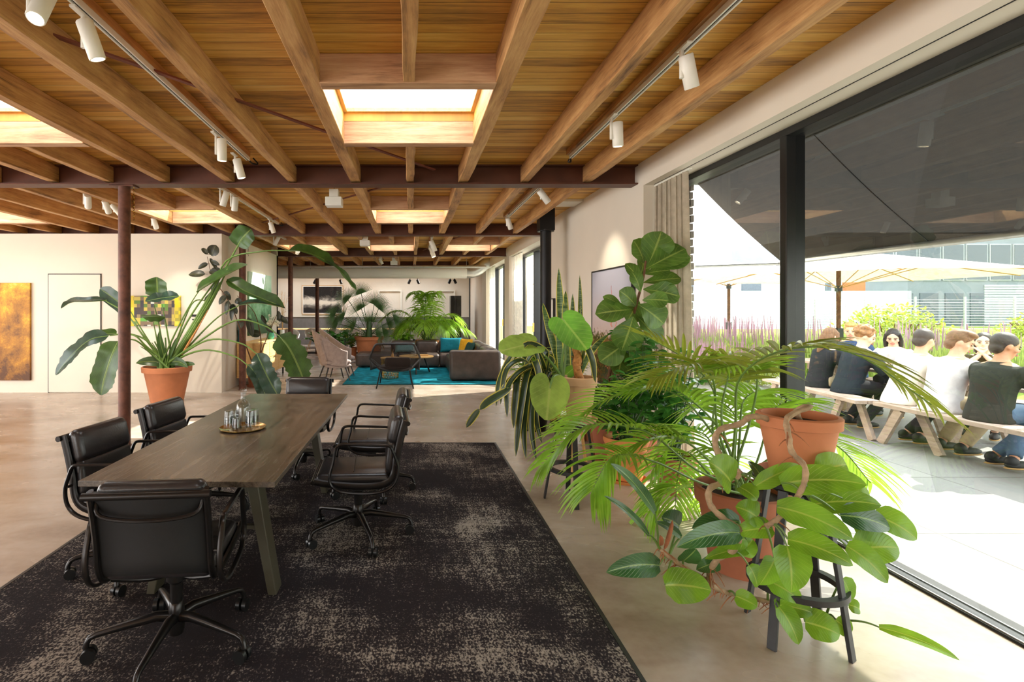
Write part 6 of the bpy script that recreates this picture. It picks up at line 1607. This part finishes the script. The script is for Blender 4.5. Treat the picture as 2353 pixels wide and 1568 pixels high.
    for i, a in enumerate(an):
        m = MB(); yy = Vector((0, 1, 0)); m.ell(a + Vector((0, .05, -.04)), .045, .13, .038, 16, 10); m.ell(a + Vector((0, -.02, -.01)), .043, .055, .05, 14, 8)
        q = m.build('shoe', CL['shoe'], t); MB().ell(a + Vector((0, .05, -.066)), .046, .138, .014, 16, 6).build('sole', CL[sole or 'sole'], q)
    # face details
    fx = lambda m: [tuple(ht @ Vector(p)) for p in m.v]
    e = MB(); 
    for s in (-1, 1): e.ell((s * .031, .083, .006), .0125, .006, .0055, 12, 8); 
    e.v = fx(e); e.build('eyes', EYE, t)
    e = MB(); e.tube([(-.024, .094, -.052), (0, .100, -.055 - (.005 if smile else 0)), (.024, .094, -.052)], .0055, 8); e.v = fx(e); e.build('mouth', TEETH if smile else LIP, t)
    h = MB(); bw = MB()
    for s in (-1, 1): bw.tube([(s * .014, .092, .026), (s * .032, .090, .031), (s * .05, .076, .025)], .0045, 6)
    bw.v = fx(bw); bw.build('eyebrows', HR[hair], t)
    H = lambda *a_, **k_: h.ell(*a_, **k_)
    H((0, -.016, .036), .081, .097, .093, 20, 12); 
    if style in ('short', 'crop'):
        h.v = [p if p[1] < .045 or p[2] < .035 else (p[0], p[1] - .0, p[2]) for p in h.v]
        if style == 'short': H((0, .02, .1), .07, .08, .036); H((0, -.052, -.03), .068, .05, .065)
        else: H((0, -.05, -.025), .068, .05, .062)
    elif style == 'curly':
        for k in range(60):
            a = random.uniform(0, 6.28); q = random.uniform(0, 1.75); 
            p = (.088 * math.sin(q) * math.cos(a), -.018 + .1 * math.sin(q) * math.sin(a), .04 + .094 * math.cos(q))
            if p[1] > .06 and p[2] < .07: continue
            H(p, .024, .024, .022, 8, 6)
    elif style == 'long':
        H((0, -.045, -.03), .09, .062, .12); h.tube([(0, -.07, .0), (0, -.085, -.12), (0, -.09, -.25)], [.075, .08, .05], 14, flat=.45)
        for s in (-1, 1): h.tube([(s * .07, .02, .07), (s * .086, .02, -.02), (s * .082, .0, -.13), (s * .07, -.02, -.24)], [.02, .024, .026, .016], 10)
    elif style == 'bob':
        H((0, -.04, -.03), .092, .068, .11); H((0, -.055, -.09), .082, .05, .07)
    # keep the face clear of hair
    h.v = [(x_, min(y_, .052) if (-.2 < z_ < .045 and abs(x_) < .06 and y_ > 0 and z_ < .02) else y_, z_) for x_, y_, z_ in h.v]
    # cut hair in front of the face
    h.v = fx(h); h.build('hair', HR[hair], t, remesh=.0075 if style != 'curly' else .007)
    return t
E = R(-90); W_ = R(90)
person('person seen from behind in a charcoal top and jeans, seated rightmost on the near bench', 5.50, 5.02, E, 'b', 'charc', 'jean', 'dark', 'crop', lean=.10, hyaw=-20, hpitch=-18, sc=1.06, legs='cross', arms='table')
person('person in a white t-shirt and khaki trousers, middle of the near bench, looking down', 5.52, 5.50, E, 'a', 'white', 'khaki', 'brown', 'short', lean=.14, hyaw=-38, hpitch=-24, sc=1.07, legs='back')
person('person with cropped dark hair and cream shirt, leaning forward, left on the near bench', 5.52, 5.95, E, 'a', 'cream', 'dark', 'dark', 'crop', lean=.2, hyaw=10, hpitch=-22, sc=1.06, legs='cross')
person('person with curly hair in a dark navy jacket on the farther bench', 5.54, 6.70, E, 'c', 'navy', 'dark', 'curly', 'curly', lean=.16, hyaw=-30, hpitch=-22, sc=1.06, sleeves='long', legs='back')
person('person with long brown hair in a black top, leftmost on the farther bench', 5.56, 7.2, E, 'c', 'black', 'khaki', 'brown', 'long', lean=.12, hyaw=5, hpitch=-15, sc=1.02, female=True, sleeves='long')
person('smiling person with dark hair and clasped hands, facing the window', 6.93, 6.36, R(128), 'c', 'olive', 'dark', 'dark', 'bob', lean=.12, hyaw=4, hpitch=-2, sc=.99, female=True, arms='clasp', smile=True)
person('person with long black hair looking down, facing the window', 6.95, 7.55, R(128), 'c', 'white', 'dark', 'black', 'long', lean=.14, hyaw=6, hpitch=-26, sc=.99, female=True, sleeves='long')
person('blond person in a blue top at the far end of the picnic table', 6.95, 8.3, R(135), 'c', 'blue', 'dark', 'blond', 'short', lean=.10, hyaw=0, hpitch=-10, sc=1.08)
